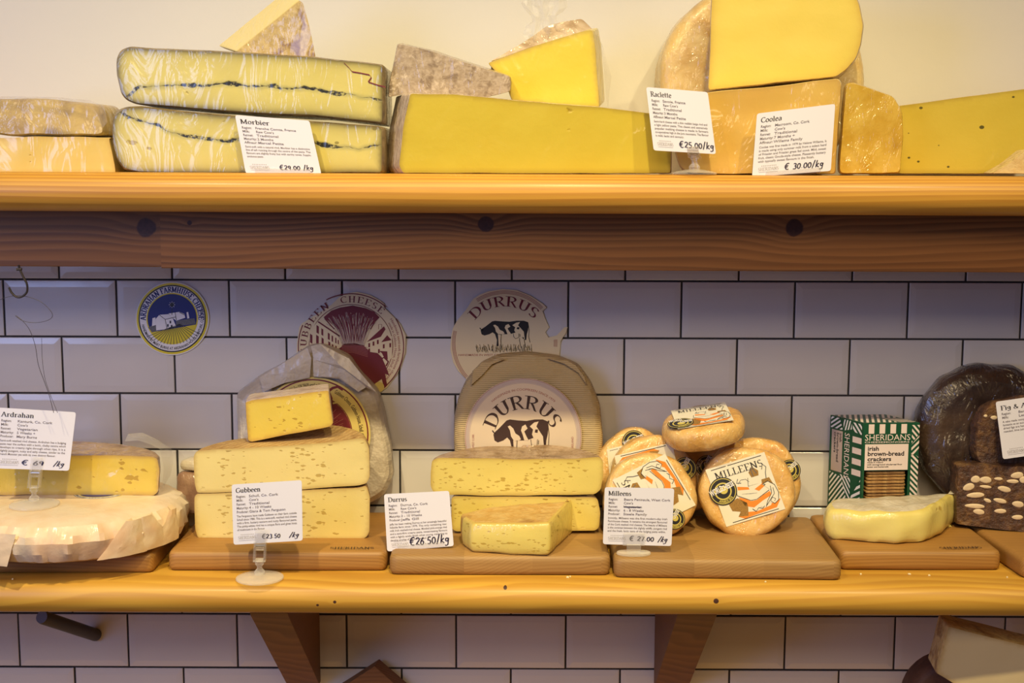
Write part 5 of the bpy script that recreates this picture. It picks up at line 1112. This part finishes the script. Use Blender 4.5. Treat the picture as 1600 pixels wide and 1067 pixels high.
# crumbs on the lower shelf
CR = plain('cheese_crumb', (.85, .72, .42), .6, .1)
for k, (x_, y_, r_) in enumerate(((887, 902, 2.2), (891, 901, 1.5), (1196, 909, 1.8), (1345, 897, 1.6), (1421, 897, 2.6), (1452, 899, 1.8), (1574, 902, 1.4), (20, 905, 1.5))):
    c_ = on(x_, y_, .0006); mb = MB(); mb.lathe(c_, [(0, -.0006), (r_ / 1300, -.0003), (r_ / 1300, .0006), (0, .0014)], 7); o = mb.build('crumb', [CR], jit=.0005, freq=900, weld=1e-5, smooth=0)
    tag(o, 'tiny pale crumb lying on the lower shelf in front of the boards', 'crumb', 'crumbs on the lower shelf')

# burnt-in marks on two boards
def mark(bd, p, q, h, txt):
    a, b = on(*p, BT), on(*q, BT); u = (b - a); L = u.length; u.normalize(); w = Vector((-u.y, u.x, 0)); A = Art(); A.text(serif(txt, .16, .07), 0, 0, h, 'brown', w=L); A.text(sans('CHEESEMONGERS'), L * .1, -h * .55, h * .3, 'brown', w=L * .8)
    A.build('burnt_mark', lambda x, y, z: a + u * x + w * y + Vector((0, 0, z)), bd, h0=.0006)
bds = [o for o in bpy.data.objects if o.name.startswith('serving_board')]
bds.sort(key=lambda o: o.location.x)
mark(bds[1], (515, 858), (584, 858), .007, 'SHERIDANS'); mark(bds[4], (1470, 858), (1535, 857), .007, 'SHERIDANS')

# ================================================================== price cards
def strip(mp, parent_label, x0, x1, y0, y1):
    root = thing('card_holder', mp((x0 + x1) / 2, y0, -.001), parent_label, 'card holder'); mb = MB()
    f1 = [mp(x, y, .0022) for x, y in ((x0, y0), (x1, y0), (x1, y1), (x0, y1))]; f2 = [mp(x, y, .0013) for x, y in ((x0, y0), (x1, y0), (x1, y1), (x0, y1))]
    a = [mb.add(p) for p in f1]; b = [mb.add(p) for p in f2]; mb.face(a); mb.face(b[::-1]); mb.grid([a, b], 0, True); mb.build('front_lip', [M['plastic']], root, smooth=0)
    mb = MB(); pts = [mp(x, y0, -.0008) for x in (x0, x1)]; q = [p + Vector((0, .012, -.001)) for p in pts]; r = [p + Vector((0, 0, -.002)) for p in pts]; s = [p + Vector((0, 0, -.002)) for p in q]
    A_ = [mb.add(p) for p in (pts[0], pts[1], q[1], q[0])]; B_ = [mb.add(p) for p in (r[0], r[1], s[1], s[0])]; mb.face(A_); mb.face(B_[::-1]); mb.grid([A_, B_], 0, True); mb.build('foot', [M['plastic']], root, smooth=0); return root
ROWS = lambda a, b, c, d, e, who='Producer:': [('Region:', a), ('Milk:', b), ('Rennet:', c), ('Maturity:', d), (who, e)]
cp = Pl(at(440, 271, -.246), 0, 5)
_, mp = cards([(367.3, 179.7), (483.5, 188.6), (502.3, 272.5), (384.2, 271)], cp, 'Morbier', ROWS('Franche Comte, France', "Raw Cow's", 'Traditional', '2 Months', 'Marcel Petite', 'Affineur:'), ['Semi-soft with a natural rind, Morbier has a distinctive', 'line of ash running through the centre of the paste. The', 'flavours are slightly fruity but with earthy tones. Supple,', 'unctuous paste.'], '€29.00 /kg', 'white price card titled Morbier in front of the ash-line half wheels', tw=.39)
strip(mp, 'low clear plastic holder under the card in front of the ash-line halves', .13, .86, .02, .095)
cp = Pl(at(1065, 240, -.246), 0, 6)
_, mp = cards([(1009.5, 136), (1105.7, 144), (1118.6, 240.8), (1021.3, 235)], cp, 'Raclette', ROWS('Savoie, France', "Raw Cow's", 'Traditional', '3 Months', 'Marcel Petite', 'Affineur:'), ['Semi-hard cheese with a thin reddish beige rind and', 'a light yellow paste. This classic and extremely', 'popular melting cheese is made in farmers', 'co-operatives high in the Jura mountains. The flavour', 'is mild, lactic and savoury.'], '€25.00/kg', 'white price card titled Raclette left of the orange-yellow block', tw=.34, px=.42, pw=.56, ph=.10)
round_holder((at(1085, 262, -.236).x, -.236, US), .026, (1083, 236), cp, 'clear plastic card holder on the upper shelf gripping the tall card')
cp = Pl(at(1240, 276, -.246), 0, 7)
_, mp = cards([(1182.8, 177.5), (1305, 162.3), (1298, 267), (1175, 276.5)], cp, 'Coolea', ROWS('Macroom, Co. Cork', "Cow's", 'Traditional', '7 Months +', 'Willems Family', 'Affineur:'), ['Coolea was first made in 1979 by Helene Willems, It', 'is made using only summer milk from a select herd', 'of Friesian and Friesian grass fed cows. Mild, sweet', 'fruit, classic Gouda-style cheese. Pleasantly buttery', 'with typically sweet flavours in the finish.'], '€ 30.00/kg', 'white price card titled Coolea, rightmost on the upper shelf', tw=.27, px=.40, pw=.50, ph=.095, top=.85)
strip(mp, 'low clear plastic holder under the rightmost card of the upper shelf', .17, .87, .01, .07)
cp = Pl(at(55, 735, -.190), 3, 10)
_, mp = cards([(-4, 636.5), (119, 644), (108, 735.5), (-10, 731.5)], cp, 'Ardrahan', ROWS('Kanturk, Co. Cork', "Cow's", 'Vegetarian', '5 Weeks +', 'Mary Burns'), ['Semi-soft washed rind cheese. Ardrahan has a bulging', 'paste near the surface with a lactic, chalky centre which', 'develops to creamy right through when ripe. It is a', 'slightly pungent, nutty and salty cheese, similar to the', 'French Munster yet with its own distinct flavour.'], '€ 69', 'white price card titled Ardrahan in front of the yellow half at far left', tw=.42, px=.36, pw=.30, ph=.08, kg=.78, vx=.27)
c_ = on(54, 790, BT + AH + .0015); round_holder((c_.x, c_.y, BT + AH + .0018), .030, (58, 724), cp, 'clear round-footed card holder standing on the paper-wrapped wheel at far left')
cp = Pl(at(418, 848, -.246), 0, 8)
_, mp = cards([(362, 757), (471.5, 750), (473, 844.5), (365, 851)], cp, 'Gubbeen', ROWS('Schull, Co. Cork', "Cow's", 'Traditional', '4 - 10 Weeks', 'Giana & Tom Ferguson'), ['The Fergusons have made Gubbeen on their farm outside', 'Schull since 1980. This is a semi-soft, washed rind cheese', 'with a firm, buttery texture and nutty flavoured paste.', 'The pinky-white rind has a unique flora and gives hints', 'of mushroom in the flavour.'], '€23.50', 'white price card titled Gubbeen in front of the two stacked pale halves', tw=.355, px=.41, pw=.27, ph=.075, kg=.80)
c_ = on(406, 905, 0); round_holder((c_.x, c_.y, .0003), .0285, (408, 836), cp, 'clear round-footed card holder standing on the front edge of the lower shelf')
cp = Pl(at(657, 858, -.197), 0, 10)
_, mp = cards([(600, 772), (701.7, 766.7), (709, 853), (605, 861.5)], cp, 'Durrus', ROWS('Durrus, Co. Cork', "Raw Cow's", 'Traditional', '3 - 10 Weeks', 'Jeffa Gill'), ['Jeffa has been making Durrus at her amazingly beautiful', 'hillside farm since 1979. The only remaining raw', 'milk Irish washed-rind cheese. Mottled pink-orange rind', 'and a semi-firm creamy paste, sweet-tasting flavours', 'with a lightly acidic finish when young, maturing to', 'develop aromas of hay and wet soil.'], '€26.50/kg', 'white price card titled Durrus on the middle board, big price in marker', tw=.29, px=.34, pw=.60, ph=.14)
strip(mp, 'low clear plastic holder under the card on the middle board', .16, .86, .02, .09)
cp = Pl(at(995, 850, -.214), 0, 6)
_, mp = cards([(945, 761), (1053.5, 763), (1049, 853), (942, 850)], cp, 'Milleens', ROWS('Beara Peninsula, West Cork', "Cow's", 'Vegetarian', '6 - 8 Weeks', 'Steele Family'), ['Inimitly, Milleens was the first modern-day Irish', 'Farmhouse cheese. It remains the strongest flavoured', 'of the Cork washed rind cheeses. The beauty of Milleens', 'is the contrast between the slightly whiffy, pungent rind', 'and the fresh, lactic taste of the bulging paste within.'], '€ 27.00', 'white price card titled Milleens in front of small round cheeses', tw=.33, px=.38, pw=.36, ph=.085, kg=.79, vx=.28, struck=2)
# short holder
c_ = on(990, 866, BT); hr = thing('card_holder', (c_.x, c_.y, BT), 'squat clear card holder in front of the small round cheeses', 'card holder'); c_ = Vector((c_.x, c_.y, BT + .0003))
mb = MB(); rows = [[mb.add(c_ + Vector((.021 * f * math.cos(t_), .012 * f * math.sin(t_), z))) for t_ in [2 * PI * k / 36 for k in range(36)]] for f, z in ((0.01, 0), (.97, 0), (1, .001), (.97, .0028), (.5, .0034), (.01, .0036))]; mb.grid(rows, 0, True); mb.build('base', [M['plastic']], hr)
mb = MB(); mb.box((c_.x - .0085, c_.y - .003, c_.z + .0032), (c_.x + .0085, c_.y + .001, c_.z + .012)); mb.build('stem', [M['plastic']], hr, smooth=0)
mb = MB(); j = cp(990, 846, .0016); j2 = cp(990, 836, .0016); mb.box((c_.x - .013, j.y - .0012, c_.z + .010), (c_.x + .013, j.y, j2.z + .004)); mb.build('clip', [M['plastic']], hr, smooth=0)
cp = Pl(at(1600, 712, -.118), 0, 8)
_, mp = cards([(1555.5, 627.7), (1664, 612), (1676, 702), (1567, 717.5)], cp, 'Fig & Almond', [('Region:', 'Barcelona, Spain'), ('Milk:', 'Les Figues')], ['A cake made completely from dried figs and almonds', 'fantastic as an accompaniment to hard cheeses. The', 'dried figs are hand picked and pressed, no sugar', 'needed, lime juice only.'], '€ 3.50', 'white price card titled Fig and Almond at the right edge', tw=.62, px=.6, pw=.3, ph=.08, vx=.30, top=.84)
